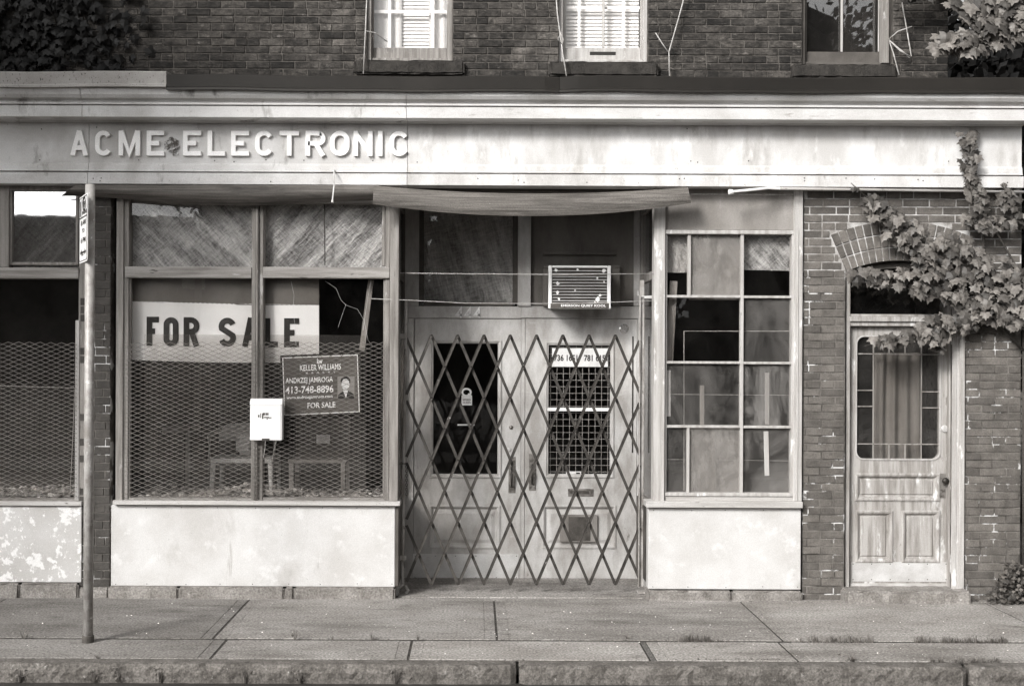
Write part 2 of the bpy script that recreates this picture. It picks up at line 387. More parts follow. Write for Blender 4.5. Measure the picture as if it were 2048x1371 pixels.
def textp(mb, body, a, b, c, d, Y, bold=0.0, tilt=0.0):
    x0, x1, z0, z1 = R(a, b, c, d, Y)
    text(mb, body, (x0, Y, z0 - tilt * (x1 - x0) / 2), (x1 - x0, 0, tilt * (x1 - x0)), (0, 0, z1 - z0), (0, -1, 0), bold=bold)
def arc(cx, cz, r, a0, a1, n=10): return [(cx + r * math.cos(RAD(a0 + (a1 - a0) * i / n)), cz + r * math.sin(RAD(a0 + (a1 - a0) * i / n))) for i in range(n + 1)]
def glyph(ch, w_, h):
    r = w_ / 2
    if ch == 'A': return [([(0, 0), (w_ * .5, h)], 0), ([(w_, 0), (w_ * .5, h)], 0), ([(w_ * .17, h * .27), (w_ * .83, h * .27)], 0)]
    if ch == 'C': return [(arc(r, h - r, r, 28, 180) + arc(r, r, r, 180, 332), 0)]
    if ch == 'O': return [(arc(r, h - r, r, 0, 180) + arc(r, r, r, 180, 360), 1)]
    if ch == 'M': return [([(0, 0), (0, h)], 0), ([(w_, 0), (w_, h)], 0), ([(w_ * .02, h), (w_ * .5, 0), (w_ * .98, h)], 0)]
    if ch == 'E': return [([(w_, h), (0, h), (0, 0), (w_, 0)], 0), ([(0, h * .5), (w_ * .8, h * .5)], 0)]
    if ch == 'F': return [([(w_, h), (0, h), (0, 0)], 0), ([(0, h * .5), (w_ * .85, h * .5)], 0)]
    if ch == 'L': return [([(0, h), (0, 0), (w_, 0)], 0)]
    if ch == 'T': return [([(0, h), (w_, h)], 0), ([(r, h), (r, 0)], 0)]
    if ch == 'I': return [([(r, h), (r, 0)], 0)]
    if ch == 'N': return [([(0, 0), (0, h)], 0), ([(w_, 0), (w_, h)], 0), ([(0, h * .98), (w_, h * .02)], 0)]
    if ch == 'R':
        q = h * .25
        return [([(0, 0), (0, h), (w_ - q, h)] + arc(w_ - q, h - q, q, 90, -90) + [(0, h - 2 * q)], 0), ([(w_ * .5, h * .5), (w_, 0)], 0)]
    if ch == 'S':
        q = min(r, h * .27)
        return [(arc(r, h - q, q, 20, 200) + arc(r, q, q, 25, -160), 0)]
    if ch == '4': return [([(w_ * .75, 0), (w_ * .75, h), (0, h * .3), (w_, h * .3)], 0)]
def ribbon(mb, pts, sw, y0, y1, closed=False, place=lambda x, z: (x, z)):
    pts = [Vector((p[0], p[1])) for p in pts]; n = len(pts); L, Rr = [], []
    for i in range(n):
        if closed: a, b = pts[i - 1], pts[(i + 1) % n]
        else: a, b = pts[max(i - 1, 0)], pts[min(i + 1, n - 1)]
        d1 = (pts[i] - a) if (pts[i] - a).length > 1e-9 else (b - pts[i]); d2 = (b - pts[i]) if (b - pts[i]).length > 1e-9 else d1
        d1, d2 = d1.normalized(), d2.normalized(); t_ = (d1 + d2).normalized(); nn = Vector((-t_.y, t_.x))
        c = max(.5, nn.dot(Vector((-d1.y, d1.x)))); o = nn * (sw / 2 / c)
        e = Vector((0, 0))
        if not closed and i == 0: e = -d1 * sw / 2 * 0
        L.append(pts[i] + o + e); Rr.append(pts[i] - o + e)
    vs = []
    for y in (y0, y1):
        for q in L + Rr: x, z = place(q.x, q.y); vs.append((x, y, z))
    m_ = 2 * n; fs = []
    for i in range(n if closed else n - 1):
        j = (i + 1) % n
        fs += [(i, j, n + j, n + i), (m_ + i, m_ + n + i, m_ + n + j, m_ + j), (i, m_ + i, m_ + j, j), (n + i, n + j, m_ + n + j, m_ + n + i)]
    if not closed: fs += [(0, n, m_ + n, m_), (n - 1, m_ + n - 1, m_ + 2 * n - 1, 2 * n - 1)]
    mb.add(vs, fs)
def block_letter(mb, ch, a, b, c, d, sw, y0, y1, warp=None):
    """letter in pixel box, stroke width sw px"""
    x0, x1, z0, z1 = R(a, b, c, d, y0); k = (D + y0) / D / S; s_ = sw * k
    ww, hh = max(x1 - x0 - s_, .001), z1 - z0 - s_
    ends = {'A': 1, 'M': 1, 'N': 1, 'I': 1, 'T': 1, 'R': 1}
    for i, (pl, cl) in enumerate(glyph(ch, ww, hh)):
        pl = [list(p) for p in pl]
        # straight ends run to the letter's full height
        for e in (0, -1):
            if ch in 'MNITAFRL' and not cl:
                if abs(pl[e][1]) < 1e-6 and not (ch == 'L' and e == -1): pl[e][1] = -s_ / 2
                elif abs(pl[e][1] - hh) < 1e-6 and not (ch in 'TF' and abs(pl[0][1] - pl[1][1]) < 1e-6): pl[e][1] = hh + s_ / 2
            if ch in 'EFL' and abs(pl[e][0] - ww) < 1e-6: pl[e][0] += s_ / 2
            if ch == 'T' and i == 0: pl[e][0] += (-s_ / 2 if e == 0 else s_ / 2)
        pf = (lambda x, z: (x0 + s_ / 2 + x, z0 + s_ / 2 + z)) if warp is None else (lambda x, z: warp(x0 + s_ / 2 + x, z0 + s_ / 2 + z))
        ribbon(mb, pl, s_, y0 - i * .0004, y1, cl, pf)

# leaves --------------------------------------------------------------
LEAF = [(0, 0), (.16, .13), (.46, .16), (.40, -.06), (.66, -.34), (.36, -.40), (.30, -.66), (.12, -.72), (0, -1.0)]
LEAF = LEAF + [(-x, y) for x, y in LEAF[-2:0:-1]]
def leaf(mb, p, size, yaw, pitch, roll, t=1.0, curl=.25):
    m_ = Matrix.Translation(p) @ Matrix.Rotation(yaw, 4, 'Z') @ Matrix.Rotation(pitch, 4, 'X') @ Matrix.Rotation(roll, 4, 'Y')
    vs = [m_ @ Vector((0, 0, -.42 * size))]
    for x, y in LEAF:
        vs.append(m_ @ Vector((x * size, (abs(x) * curl + (y * y) * curl * .8) * size, y * size)))
    n = len(LEAF)
    mb.add(vs, [(0, 1 + i, 1 + (i + 1) % n) for i in range(n)], t)
def leaves_along(mb, pl, wid, n, Yf, size=(.07, .11), t=(.35, 1.5), hang=1.0, dy=.12):
    seg = [(pl[i], pl[i + 1]) for i in range(len(pl) - 1)]
    ln = [math.hypot(b[0] - a[0], b[1] - a[1]) for a, b in seg]; T = sum(ln)
    for _ in range(n):
        q = random.random() * T; i = 0
        while q > ln[i] and i < len(seg) - 1: q -= ln[i]; i += 1
        f = q / ln[i]; a, b = seg[i]
        u = (sum(ln[:i]) + q) / T
        ww = wid(u) if callable(wid) else wid
        px = a[0] + (b[0] - a[0]) * f + random.gauss(0, .35) * ww * .6; py = a[1] + (b[1] - a[1]) * f + random.uniform(-.5, .5) * ww
        Y = Yf - random.random() * dy
        leaf(mb, V(px, py, Y), random.uniform(*size), random.gauss(0, .42), random.uniform(-.85, .05) * hang, random.gauss(0, .3), random.uniform(*t), random.uniform(.1, .4))

# =================================================================== GROUND
def sheet(name, x0, x1, y0, y1, z, m):
    mb = MB(); mb.add([(x0, y0, z), (x1, y0, z), (x1, y1, z), (x0, y1, z)], [(0, 1, 2, 3)]); return struct(mb.build(name, m))
sheet('ground', -160, 160, -160, 160, -.16, 'earth')
KY0, KY1 = -2.20, -2.06            # kerb front and back
def slab(mb, x0, x1, y0, y1, t, z=0.0, dx0=0, dx1=0):
    """slab whose left/right ends are at x0..x1, with tooled borders"""
    mb.box(x0, x1, y0, y1, -.10, z, t)
sw_ = MB()
YB, YM = -.10, G(950, 1279).y
xb = [-40, -21, -9.5, -7.6, -5.70] + [G(q, 1205).x for q in (-20 + 68 - 0, 503, 990, 1478, 1962)]
xb = [-40, -20, -9.6, -7.65, -5.7, XP(24), XP(503) * .995, XP(990), XP(1478), XP(1962), XP(1962) + 1.95, XP(1962) + 3.9, 20, 40]
random.seed(3)
def bordered(x0, x1, y0, y1, bd=.085, gp=.006, t=1.0):
    ga = .008
    xs = [x0 + ga, x0 + bd, x1 - bd, x1 - ga]
    gp=.0004; sw_.box(xs[0], xs[1] - gp / 2, y0, y1, -.1, -.002, t * .93); sw_.box(xs[1] + gp / 2, xs[2] - gp / 2, y0, y1, -.1, 0, t)
    sw_.box(xs[2] + gp / 2, xs[3], y0, y1, -.1, -.002, t * .95)
for i in range(len(xb) - 1): bordered(xb[i], xb[i + 1], YM + .032, YB, t=(1, .9, .8, .78, .66, .70, .93, 1.0, 1.08, 1.02, 1, 1, 1)[i])  # slab tones vary; the left ones are darkened in place of shade
xf = [-40, -20, -9.6, -7.65, -4.2, G(443, 1290).x, G(822, 1290).x, G(1290, 1300).x, G(1575, 1300).x, G(1575, 1300).x + 2.4, G(1575, 1300).x + 4.8, 20, 40]
for i in range(len(xf) - 1):
    bordered(xf[i] + (.035 if i == 7 else 0), xf[i + 1], KY1 + .022, YM - .026, t=(1, .9, .85, .8, .82, 1.0, 1.16, 1.18, 1.12, 1.1, 1, 1)[i])  # front row: left slab tones lowered the same way to imitate shade
sw_.box(xf[7] + .006, xf[7] + .038, KY1 + .024, YM - .02, -.1, -.004, .45)
sw_.box(-40, XP(222), YB + .010, .6, -.1, -.004, .85)
sw_.box(XP(222) + .004, XP(1297), YB + .016, .02, -.1, -.003, .98)
sw_.box(XP(1297) + .006, 40, YB + .020, .3, -.1, -.001, 1.12)
o = struct(sw_.build('sidewalk', 'concrete', bevel=.002))
sheet('joint_bed', -40, 40, KY1 - .02, .3, -.0065, 'soil')
# entry floor
mb = MB(); mb.box(XP(797), XP(1312), .024, .99, -.1, .004, .95); struct(mb.build('entry_floor', 'concrete', bevel=.006))
# kerb stones: rough granite blocks
def kerb_stone(x0, x1, seed, drill=()):
    random.seed(seed)
    nx = max(4, int((x1 - x0) / .035)); prof = [(.0, -.30), (.0, -.09), (-.004, -.05), (.004, -.018), (.020, -.003), (.05, 0), (.10, 0), (.14, -.001), (.14, -.3)]
    vs, fs = [], []
    for i in range(nx + 1):
        x = x0 + (x1 - x0) * i / nx
        e = min(i, nx - i) * (x1 - x0) / nx
        rd = max(0, .05 - e) ** 2 * 14 if e < .05 else 0
        for k, (dy, dz) in enumerate(prof):
            j = (k in (1, 2, 3, 4))
            vs.append((x, KY0 + dy + rd * (k < 5) + (random.gauss(0, .0035) if j else 0), dz - rd * (k in (3, 4, 5, 6)) * .6 + (random.gauss(0, .003) if k in (2, 3, 4) else random.gauss(0, .001))))
    m_ = len(prof)
    for i in range(nx):
        for k in range(m_ - 1): fs.append((i * m_ + k, (i + 1) * m_ + k, (i + 1) * m_ + k + 1, i * m_ + k + 1))
    fs += [tuple(range(m_)), tuple(nx * m_ + k for k in range(m_ - 1, -1, -1))]
    mb = MB(); mb.add(vs, fs)
    struct(mb.build('kerb', 'granite', smooth=False))
kx = [-40, -12, -7.4, -4.6, G(1037, 1340).x, G(1958, 1345).x, G(1958, 1345).x + 2.7, 13, 40]
for i in range(len(kx) - 1): kerb_stone(kx[i] + .01, kx[i + 1] - .01, i + 2)
sheet('road', -160, 160, -11.2, KY0 + .03, -.118, 'asphalt')
mb = MB(); mb.box(-160, 160, -11.5, -11.2, -.3, 0); struct(mb.build('kerb', 'granite'))
mb = MB(); mb.box(-160, 160, -13.5, -11.52, -.3, -.01); struct(mb.build('sidewalk', 'concrete'))

# =================================================================== BUILDING
B = thing('brick_building', 'old two storey brick shop building with peeling pale fascia and abandoned shopfronts', 'building', (0, 0, 0))
BYU = .06                         # face of the upper wall
ZC = ZP(372, -.12)                # underside of the fascia
def fill_bricks(mb, rows, Y, length=.205, gap=.010, proud=.0, head=.28, yb=.09, tj=(.75, 1.25), z_of=None):
    """rows=[(z0,z1,[(xa,xb)..])]"""
    for r_, (z0, z1, iv) in enumerate(rows):
        off = (r_ % 2) * length / 2 + random.uniform(-.012, .012)
        for xa, xe in iv:
            x = math.floor((xa - off) / length) * length + off
            while x < xe:
                L = length
                cuts = [x, x + L / 2, x + L] if random.random() < head * .35 else [x, x + L]
                for q in range(len(cuts) - 1):
                    a, b = max(cuts[q], xa), min(cuts[q + 1], xe)
                    if b - a < .03:
                        continue
                    j = random.uniform(-.002, .002)
                    mb.box(a + gap / 2, b - gap / 2, Y + j - proud, Y + yb, z0 + gap / 2 + random.uniform(-.001, .001), z1 - gap / 2, random.uniform(*tj))
                x += L
def subtract(iv, a, b):
    out = []
    for x0, x1 in iv:
        if b <= x0 or a >= x1: out.append((x0, x1)); continue
        if a > x0: out.append((x0, a))
        if b < x1: out.append((b, x1))
    return out

# ---- upper wall -----------------------------------------------------
XU1 = XP(1897, BYU, 80); XL0 = -9.0
zt = 7.4; zb = ZP(165, BYU)
ups = [(733, 905, 120), (1118, 1296, 123), (1604, 1786, 128)]     # opening px left, right, py of sill top
WTOP = 6.35
opens = []
for a, b, c in ups:
    x0, x1, z0, _ = R(a, 0, b, c, BYU); opens.append((x0, x1, z0, WTOP))
sills_px = [(708, 120, 928, 148), (1097, 123, 1316, 152), (1585, 128, 1793, 156)]
silr = [R(*q, BYU - .05) for q in sills_px]
random.seed(11)
rows = []; ch = .0605; z = zb - .2
while z < zt:
    iv = [(XL0, XU1)]
    for x0, x1, z0, z1 in opens:
        if z + ch / 2 > z0 and z + ch / 2 < z1: iv = subtract(iv, x0, x1)
    for x0, x1, z0, z1 in silr:
        if z + ch > z0 + .01 and z < z1 - .01: iv = subtract(iv, x0, x1)
    rows.append((z, z + ch, iv)); z += ch
mb = MB(); fill_bricks(mb, rows, BYU, .195, .009, yb=.10, tj=(.4, 1.55)); mb.build('brick_wall', 'brick_up', B, bevel=.0025)
mb = MB()                                                        # mortar core with the openings cut
xs = sorted([XL0 + .004] + [v for q in opens for v in (q[0] + .003, q[1] - .003)] + [XU1 - .004])
def core(mb, x0, x1, z0, z1): mb.box(x0, x1, BYU + .007, BYU + .30, z0, z1)
prev = XL0 + .004
for q in opens:
    core(mb, prev, q[0], 3.4, zt); core(mb, q[0] + .0005, q[1] - .0005, 3.4, q[2] - .02); core(mb, q[0] + .0005, q[1] - .0005, q[3], zt); prev = q[1]
core(mb, prev, XU1 - .004, 3.4, zt)
mb.build('wall_core', 'mortar_up', B)
mb = MB(); mb.box(XL0, XL0 + .3, BYU + .31, 9, 3.4, zt); mb.box(XU1 - .3, XU1 - .004, BYU + .31, 9, 3.4, zt); mb.box(XL0, XU1, 9, 9.3, 3.4, zt)
mb.build('rear_wall', 'mortar_up', B)
mb = MB(); mb.box(XL0 - .1, XU1 + .1, -.1, 9.4, zt + .002, zt + .2); mb.build('roof', 'flash_dark', B)
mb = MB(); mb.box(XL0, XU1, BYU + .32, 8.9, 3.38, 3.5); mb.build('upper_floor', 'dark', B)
# stone sills (rough, weathered edges)
def rough_block(name, x0, x1, y0, y1, z0, z1, m, parent, amp=.006, step=.06, seed=1):
    random.seed(seed)
    bm = bmesh.new(); bmesh.ops.create_cube(bm, size=1)
    for v in bm.verts: v.co = Vector(((x0 + x1) / 2 + v.co.x * (x1 - x0), (y0 + y1) / 2 + v.co.y * (y1 - y0), (z0 + z1) / 2 + v.co.z * (z1 - z0)))
    bmesh.ops.bevel(bm, geom=bm.edges[:], offset=min(.014, (z1 - z0) * .2), segments=2, affect='EDGES')
    for k in range(int((x1 - x0) / step)):
        bmesh.ops.bisect_plane(bm, geom=bm.verts[:] + bm.edges[:] + bm.faces[:], plane_co=(x0 + step * (k + .6), 0, 0), plane_no=(1, 0, 0))
    for v in bm.verts:
        v.co += Vector((random.gauss(0, amp * .4), random.gauss(0, amp), random.gauss(0, amp * .5)))
    mb = MB(); bm.verts.index_update(); mb.add([v.co.copy() for v in bm.verts], [tuple(v.index for v in f.verts) for f in bm.faces]); bm.free()
    return mb.build(name, m, parent)
for i, (x0, x1, z0, z1) in enumerate(silr):
    rough_block('window_sill', x0, x1, BYU - .055, BYU + .20, z0, z1, 'stone', B, .004, .05, 40 + i)
# sash windows
def sash(i, glx0, glx1, gly, frame_m, mid=None):
    x0, x1, z0, z1 = opens[i]; yf = BYU + .09
    gx0, gx1, gz0, _ = R(glx0, 0, glx1, gly, yf + .03)
    gz1 = WTOP - .12
    mb = MB()
    # outer casing, then sash stiles
    mb.box(x0, x0 + .035, yf - .05, yf + .1, z0, z1); mb.box(x1 - .035, x1, yf - .05, yf + .1, z0, z1)
    mb.box(x0 + .035, gx0 - .004, yf, yf + .08, z0 + .004, z1); mb.box(gx1 + .004, x1 - .035, yf, yf + .08, z0 + .004, z1)
    mb.box(x0 + .036, x1 - .036, yf - .03, yf + .10, z0 + .001, z0 + .03)
    mb.box(gx0 - .003, gx1 + .003, yf + .012, yf + .06, z0 + .03, gz0)
    mb.box(gx0 - .003, gx1 + .003, yf + .002, yf + .08, gz1, z1)
    zm = (gz0 + gz1) / 2 + .1
    mb.box(gx0 - .003, gx1 + .003, yf + .01, yf + .06, zm - .02, zm + .02)
    if mid: mx = XP(mid, yf + .02, 60); mb.box(mx - .010, mx + .010, yf + .015, yf + .05, gz0, zm - .021)
    f = mb.build('window', frame_m, B, bevel=.003)
    mb = MB(); mb.box(gx0 - .002, gx1 + .002, yf + .036, yf + .041, gz0 - .002, gz1 + .002); mb.build('pane', 'glass_up' if i == 2 else 'glass', f)
    return f, gx0, gx1, gz0, gz1, yf
def grille(f, xs, zs, gx0, gx1, gz0, gz1, y, w_=.026):
    mb = MB()
    for x in xs: mb.box(x - w_ / 2, x + w_ / 2, y, y + .012, gz0, gz1)
    for z in zs: mb.box(gx0, gx1, y + .002, y + .010, z - w_ / 2, z + w_ / 2)
    mb.build('grille', 'white', f)
def blind(f, gx0, gx1, gz0, gz1, y, step, tilt, w_=.046, m='blind'):
    mb = MB(); z = gz0 + .01
    while z < gz1:
        a = RAD(tilt)
        dy, dz = math.cos(a) * w_ / 2, math.sin(a) * w_ / 2
        mb.add([(gx0, y - dy, z - dz), (gx1, y - dy, z - dz), (gx1, y + dy, z + dz), (gx0, y + dy, z + dz),
                (gx0, y - dy, z - dz + .0015), (gx1, y - dy, z - dz + .0015), (gx1, y + dy, z + dz + .0015), (gx0, y + dy, z + dz + .0015)],
               [(0, 1, 2, 3), (4, 5, 6, 7), (0, 1, 5, 4), (2, 3, 7, 6)])
        z += step
    mb.build('blind', m, f)
def cloth(mb, x0, x1, z0, z1, y, amp, waves, ph=0, nx=60, nz=10, drift=0.0, flare=0.0):
    vs, fs = [], []
    for i in range(nx + 1):
        for k in range(nz + 1):
            u, v = i / nx, k / nz
            a = amp * (1 + .3 * math.sin(3 * u + v * 2))
            vs.append((x0 + (x1 - x0) * (u * (1 + flare * (1 - v)) - flare * (1 - v) / 2) + drift * (1 - v), y + a * math.sin(waves * 2 * math.pi * u + ph + .5 * math.sin(v * 3)), z0 + (z1 - z0) * v))
    for i in range(nx):
        for k in range(nz): fs.append((i * (nz + 1) + k, (i + 1) * (nz + 1) + k, (i + 1) * (nz + 1) + k + 1, i * (nz + 1) + k + 1))
    mb.add(vs, fs)
f, a, b, c, d, yf = sash(0, 748, 893, 97, 'wood')
grille(f, [XP(778, yf, 50), XP(865, yf, 50)], [ZP(20, yf, 820), ZP(20, yf, 820) + .42, ZP(20, yf, 820) + .84], a, b, c, d, yf + .05)
blind(f, a, b, c, d, yf + .13, .030, 62)
mb = MB(); cloth(mb, a - .03, XP(803, yf + .09, 50), c - .05, d, yf + .095, .006, 3.0); cloth(mb, XP(858, yf + .09, 50), b + .03, c - .05, d, yf + .095, .006, 2.5)
mb.build('curtain', 'lace', f)
f, a, b, c, d, yf = sash(1, 1132, 1280, 97, 'wood_light', 1207)
grille(f, [XP(1159, yf, 50), XP(1248, yf, 50)], [ZP(12, yf, 1200), ZP(12, yf, 1200) + .42], a, b, c, d, yf + .05, .022)
blind(f, a, b, c, d, yf + .12, .030, 64, .044)
mb = MB(); x0, x1, z0, z1 = R(1180, 103, 1232, 110, yf - .0); mb.box(x0, x1, yf + .0095, yf + .014, z0, z1); mb.build('sash_lift', 'black', f, bevel=.003)
f, a, b, c, d, yf = sash(2, 1613, 1760, 105, 'shade', 1684)
mb = MB(); x = XP(1684, yf, 50); mb.box(x - .008, x + .008, yf + .005, yf + .0145, c, 5.3); x = XP(1757, yf, 50); mb.box(x - .005, x + .005, yf - .003, yf - .001, c, 5.3)
mb.build('sash_bead', 'wood_light', f)
mb = MB(); x0, x1, z0, z1 = R(1763, 0, 1778, 127, BYU + .02); mb.box(x0, x1, BYU + .01, BYU + .085, z0, WTOP); mb.build('casing', 'wood', f, bevel=.004)
mb = MB()                                                         # pale rooms behind the first two, dark behind the third
for i in (0, 1): x0, x1, z0, z1 = opens[i]; mb.box(x0 - .3, x1 + .3, 1.6, 1.65, 3.6, 6.6); mb.box(x0 - .35, x0 - .31, .4, 1.6, 3.6, 6.6); mb.box(x1 + .31, x1 + .35, .4, 1.6, 3.6, 6.6)
mb.build('room_wall', 'room', B)
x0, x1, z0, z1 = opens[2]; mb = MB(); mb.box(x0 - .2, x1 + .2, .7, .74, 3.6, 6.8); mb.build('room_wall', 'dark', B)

# ---- cornice and fascia ----------------------------------------------
XF0, XF1 = XL0 - .3, P(2044, 300, -.1)[0]
def extrude_x(mb, prof, x0, x1, seg=1):
    """prof=[(y,z)] closed polygon"""
    n = len(prof); vs = []; fs = []
    for i in range(seg + 1):
        x = x0 + (x1 - x0) * i / seg; vs += [(x, y, z) for y, z in prof]
    for i in range(seg):
        for k in range(n): fs.append((i * n + k, i * n + (k + 1) % n, (i + 1) * n + (k + 1) % n, (i + 1) * n + k))
    fs += [tuple(range(n - 1, -1, -1)), tuple(seg * n + k for k in range(n))]
    mb.add(vs, fs); return mb
zz = lambda py, y: ZP(py, y, 1024)
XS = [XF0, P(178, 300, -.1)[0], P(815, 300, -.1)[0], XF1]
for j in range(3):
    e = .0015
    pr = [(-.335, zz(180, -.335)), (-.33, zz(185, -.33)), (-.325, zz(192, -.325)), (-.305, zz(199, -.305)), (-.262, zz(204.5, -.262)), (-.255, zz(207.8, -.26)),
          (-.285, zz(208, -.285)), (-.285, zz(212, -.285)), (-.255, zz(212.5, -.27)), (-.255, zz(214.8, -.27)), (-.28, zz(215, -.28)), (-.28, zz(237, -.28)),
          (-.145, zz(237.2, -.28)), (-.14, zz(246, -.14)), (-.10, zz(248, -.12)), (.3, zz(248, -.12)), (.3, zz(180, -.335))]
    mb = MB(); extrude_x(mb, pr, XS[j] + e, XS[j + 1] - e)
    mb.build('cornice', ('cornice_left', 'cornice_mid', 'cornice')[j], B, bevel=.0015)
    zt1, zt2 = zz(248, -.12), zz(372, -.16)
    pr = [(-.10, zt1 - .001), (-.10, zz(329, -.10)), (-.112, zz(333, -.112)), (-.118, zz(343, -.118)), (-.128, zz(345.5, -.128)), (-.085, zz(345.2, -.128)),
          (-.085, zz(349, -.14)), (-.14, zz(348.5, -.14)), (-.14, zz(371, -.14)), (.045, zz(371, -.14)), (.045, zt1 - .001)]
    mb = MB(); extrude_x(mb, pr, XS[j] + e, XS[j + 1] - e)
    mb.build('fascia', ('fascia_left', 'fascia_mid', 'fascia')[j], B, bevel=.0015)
for px0, px1, m_, dz in ((None, 333, 'flash_rust', .022), (333, 1120, 'flash_dark', 0), (1120, None, 'flash_dark', .002)):
    xa = XF0 if px0 is None else P(px0, 165, -.36)[0]; xc = XF1 + .02 if px1 is None else P(px1, 165, -.36)[0]
    seg = 26; vs = []; prof = [(.055, zz(150, -.36) + .05), (-.355, zz(152, -.36)), (-.360, zz(154, -.36)), (-.352, zz(177, -.352)), (-.365, zz(179, -.365)), (-.365, zz(183, -.365)), (-.345, zz(184, -.345)), (-.30, zz(181, -.33)), (.055, zz(181, -.33))]
    mb = MB(); n0 = len(mb.v); extrude_x(mb, prof, xa + .001, xc - .001, seg)
    random.seed(5)
    for q in mb.v:
        if q.y < -.33:
            q.z += dz + .004 * math.sin(q.x * 2.1) + .0025 * math.sin(q.x * 6.3 + 1)
            q.y += .006 * math.sin(q.x * 1.7 + 2) - (.004 if m_ == 'flash_rust' else 0)
            dd = abs(q.x - P(1125, 165, -.36)[0])
            if dd < .16: q.y += .016 * (1 - dd / .16); q.z -= .006 * (1 - dd / .16)
    mb.build('flashing', m_, B)
# soffit closing board under the fascia, back to the shopfronts
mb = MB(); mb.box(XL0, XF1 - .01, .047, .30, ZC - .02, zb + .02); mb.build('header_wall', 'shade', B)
mb = MB()
mb.tube([V(1545, 377, -.155), V(1700, 379, -.155), V(2047, 384, -.155)], .011, 8); mb.build('bottom_rail', 'wood_light_h', B, smooth=True)

random.seed(404)
for k in range(34):
    px = random.uniform(10, 2030); py, Y = random.choice(((random.uniform(252, 262), -.10), (random.uniform(318, 326), -.10), (random.uniform(356, 366), -.14)))
    if 130 < px < 830 and 258 < py < 318: continue
    mb = MB(); mb.lathe(V(px, py, Y), (0, -1, 0), [(-.002, .006), (.002, .005), (.003, .001)], 6); mb.build('nail', 'iron', B)
# ---- brick piers of the ground floor ---------------------------------
random.seed(21)
BX0 = XP(1606); BX1 = XP(2043); ztop = ZC + .02
# door arch geometry
acx, acz = P(1798, 792); Ri, Ro = 271 / S, 351 / S; th = math.asin(107.5 / 271)
zs = acz + Ri * math.cos(th); ohw = Ri * math.sin(th)
ox0, ox1 = acx - ohw, acx + ohw
def arch_half(zc_):
    dz = zc_ - acz
    if zc_ < zs: return ohw
    if dz >= Ro: return 0
    return min(math.sqrt(Ro * Ro - dz * dz), dz * math.tan(th))
rows = []; ch = .0632; z = -.02
DZ0 = ZP(1180)
while z < ztop:
    iv = [(BX0, BX1)]; hw = max(arch_half(z + ch * .3), arch_half(z + ch * .7)) if z + ch > zs else ohw
    if z + ch / 2 < zs: hw = ohw
    if hw > 0: iv = subtract(iv, acx - hw - .004, acx + hw + .004)
    rows.append((z, min(z + ch, ztop), iv)); z += ch
mb = MB(); fill_bricks(mb, rows, .0, .213, .0105, head=.4, tj=(.78, 1.3)); 
mb.build('brick_wall', 'brick_right', B, bevel=.002)
mb = MB()
for k in range(3):
    r0, r1 = Ri + (Ro - Ri) * k / 3, Ri + (Ro - Ri) * (k + 1) / 3; n = (17, 17, 17)[k]
    for i in range(n):
        a0, a1 = -th + 2 * th * i / n, -th + 2 * th * (i + 1) / n; gp = .0055 / r0; g2 = .0055; j = random.uniform(-.002, .001)
        pts = [(acx + r * math.sin(a), acz + r * math.cos(a)) for r, a in ((r0 + g2 * (k > 0), a0 + gp), (r1 - g2, a0 + gp), (r1 - g2, a1 - gp), (r0 + g2 * (k > 0), a1 - gp))]
        mb.prism(pts, -.004 + j, .20, random.uniform(.9, 1.45))
mb.build('brick_arch', 'brick_right', B, bevel=.002)
mb = MB()                                  # mortar behind: two sides and the spandrel with the arch cut out
mb.box(BX0 + .003, ox0 - .002, .005, .30, -.1, zs); mb.box(ox1 + .002, BX1 - .003, .005, .30, -.1, zs)
mb.build('wall_core', 'mortar_right', B); mb = MB()
pts = [(BX0 + .003, zs + .0005), (ox0 - .002, zs + .0005)] + [(acx + (Ri + .002) * math.sin(-th + 2 * th * i / 24), acz + (Ri + .002) * math.cos(-th + 2 * th * i / 24)) for i in range(25)] + [(ox1 + .002, zs + .0005), (BX1 - .003, zs + .0005), (BX1 - .003, ztop), (BX0 + .003, ztop)]
n_ = len(pts)
for y in (.005, .30):                     # spandrel as strips (concave outline)
    pass
N_ = 24
for i in range(N_):
    a0, a1 = -th + 2 * th * i / N_, -th + 2 * th * (i + 1) / N_
    p0, p1 = (acx + (Ri + .002) * math.sin(a0), acz + (Ri + .002) * math.cos(a0)), (acx + (Ri + .002) * math.sin(a1), acz + (Ri + .002) * math.cos(a1))
    mb.prism([p0, p1, (p1[0], ztop), (p0[0], ztop)], .005, .30)
mb.box(BX0 + .003, ox0 - .003, .005, .30, zs + .0005, ztop); mb.box(ox1 + .003, BX1 - .003, .005, .30, zs + .0005, ztop)
mb.build('wall_core', 'mortar_arch', B)
mb = MB(); mb.box(BX1 - .30, BX1 - .004, .31, 9, -.1, 3.9); mb.build('side_wall', 'mortar_up', B)
mb = MB(); mb.box(XU1 + .01, XF1 - .02, .31, 9, 3.905, 4.0); mb.build('lower_roof', 'flash_dark', B)
# left pier
random.seed(8)
px0, px1 = XP(160), XP(222); rows = []; z = ZP(1176)
while z < ztop: rows.append((z, min(z + .066, ztop), [(px0, px1)])); z += .066
mb = MB(); fill_bricks(mb, rows, -.01, .16, .008, tj=(.45, .62)); mb.build('brick_pier', 'brick_right', B, bevel=.002)
mb = MB(); mb.box(px0 + .003, px1 - .003, -.004, .3, 0, ztop); mb.build('pier_core', 'mortar_right', B)
rough_block('pier_base', XP(160), XP(221), -.03, .2, -.05, ZP(1176.5), 'granite_pale', B, .002, .05, 3)
mb = MB(); mb.box(XP(222), XP(233), .10, .3, 0, ztop); mb.build('dark_gap', 'black', B)

